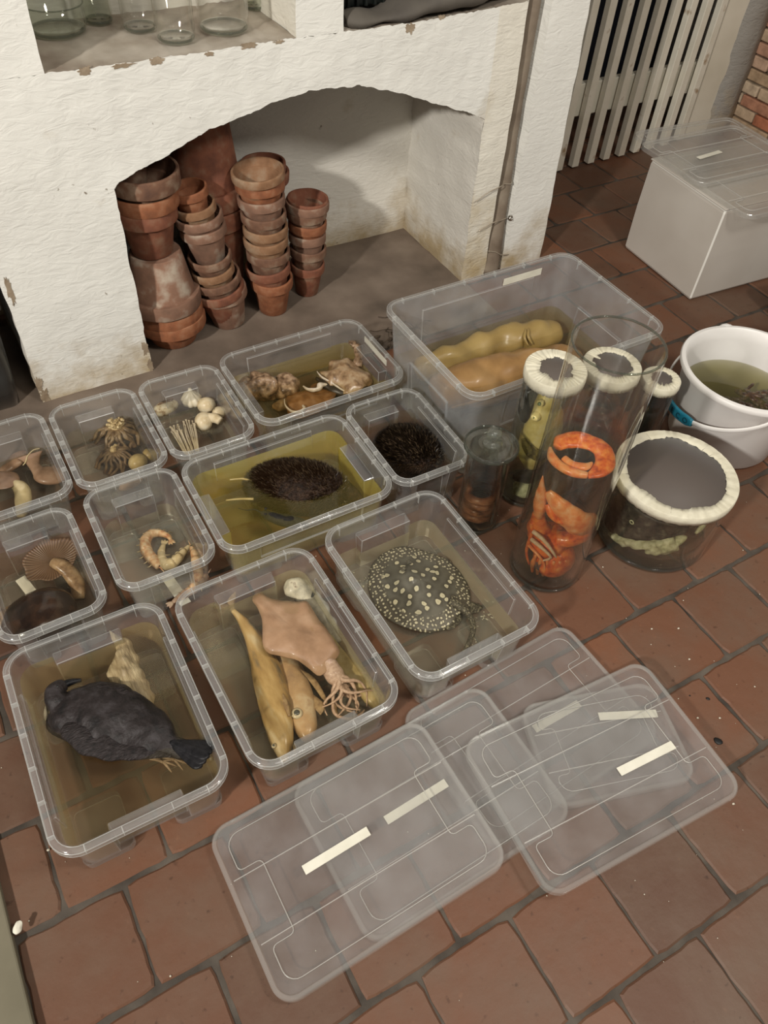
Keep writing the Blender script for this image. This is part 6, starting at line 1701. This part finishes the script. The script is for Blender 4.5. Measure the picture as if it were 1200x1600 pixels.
lump('dark_specimen', 'dark brown lump in the narrow jar beside the bucket', 'specimen', (SXY[0] - .006, SXY[1], .10), (.024, .026, .075), M['dkshape'], 4)
# dark mass in the bucket
M['bucketm'] = org('blackish_brown_bits', [(0.015, 0.008, 0.004), (0.05, 0.025, 0.012), (0.11, 0.06, 0.03)], 40, .3, .8, coat=.5)
bm = bmesh.new()
r3 = random.Random(9)
for k in range(70):
    a = r3.uniform(0, 6.28); q = math.sqrt(r3.random())
    sx_, sy_ = BX + .012 + .095 * q * math.cos(a), BY - .030 + .046 * q * math.sin(a)
    blob(bm, (sx_, sy_, .131 + r3.uniform(-.01, .005)), (r3.uniform(.006, .02), r3.uniform(.004, .012), .006), .4, 60, k, rot=(0, 0, r3.uniform(0, 3)), sub=2)
o = obj('dark_clump', bm, M['bucketm'], world=True); tag(o, 'clump of blackish brown bits floating in the bucket', 'specimen', kind='stuff')

# ------------------------------------------------------------------ crumbs and marks on the tiles
M['crumbw'] = plain('pale_crumb', (.6, .55, .44), .7)
bm = bmesh.new()
r3 = random.Random(31)
for k in range(150):
    x = r3.uniform(-.28, 1.7); y = r3.uniform(-.1, 1.0)
    q = r3.uniform(.0007, .0018)
    blob(bm, (x, y, .0005), (q, q * r3.uniform(.5, 1.2), q * .6), .3, 200, k, sub=1)
for x, y in ((.924 + .0, .262), (1.003, .364), (-.2, .607), (.962, .241), (.985, .455), (1.036, .429), (.86, .11)):
    blob(bm, (x, y, .0008), (.0032, .0024, .0014), .5, 200, x, sub=1)
o = obj('pale_crumbs', bm, M['crumbw'], world=True); tag(o, 'tiny pale crumbs scattered over the tiles', 'crumbs', kind='stuff')
M['pit'] = plain('black_pit', (.004, .004, .004), .5)
for x, y, a, b2, lab in ((.924, .209, .0085, .0065, 'largest black spot on the tile right of the lids'), (.972, .282, .0045, .003, 'small black spot on the tile, second from the lids'), (.945, .304, .0018, .0018, 'tiniest black spot on the tile beside the upper lid corner')):
    bm = bmesh.new(); blob(bm, (x, y, .0002), (a, b2, .0009), .25, 150, a * 900, rot=(0, 0, -.9), sub=2)
    o = obj('black_spot', bm, M['pit'], world=True); tag(o, lab, 'spot')
bm = bmesh.new(); sheet(bm, (-.266, .507, .0195), .010, .006, .001, .002, 100, .002, 2, (R(20), 0, R(60)))
o = obj('dry_leaf', bm, M['tape'], world=True); tag(o, 'small pale dry leaf at the edge of the beige board', 'leaf')
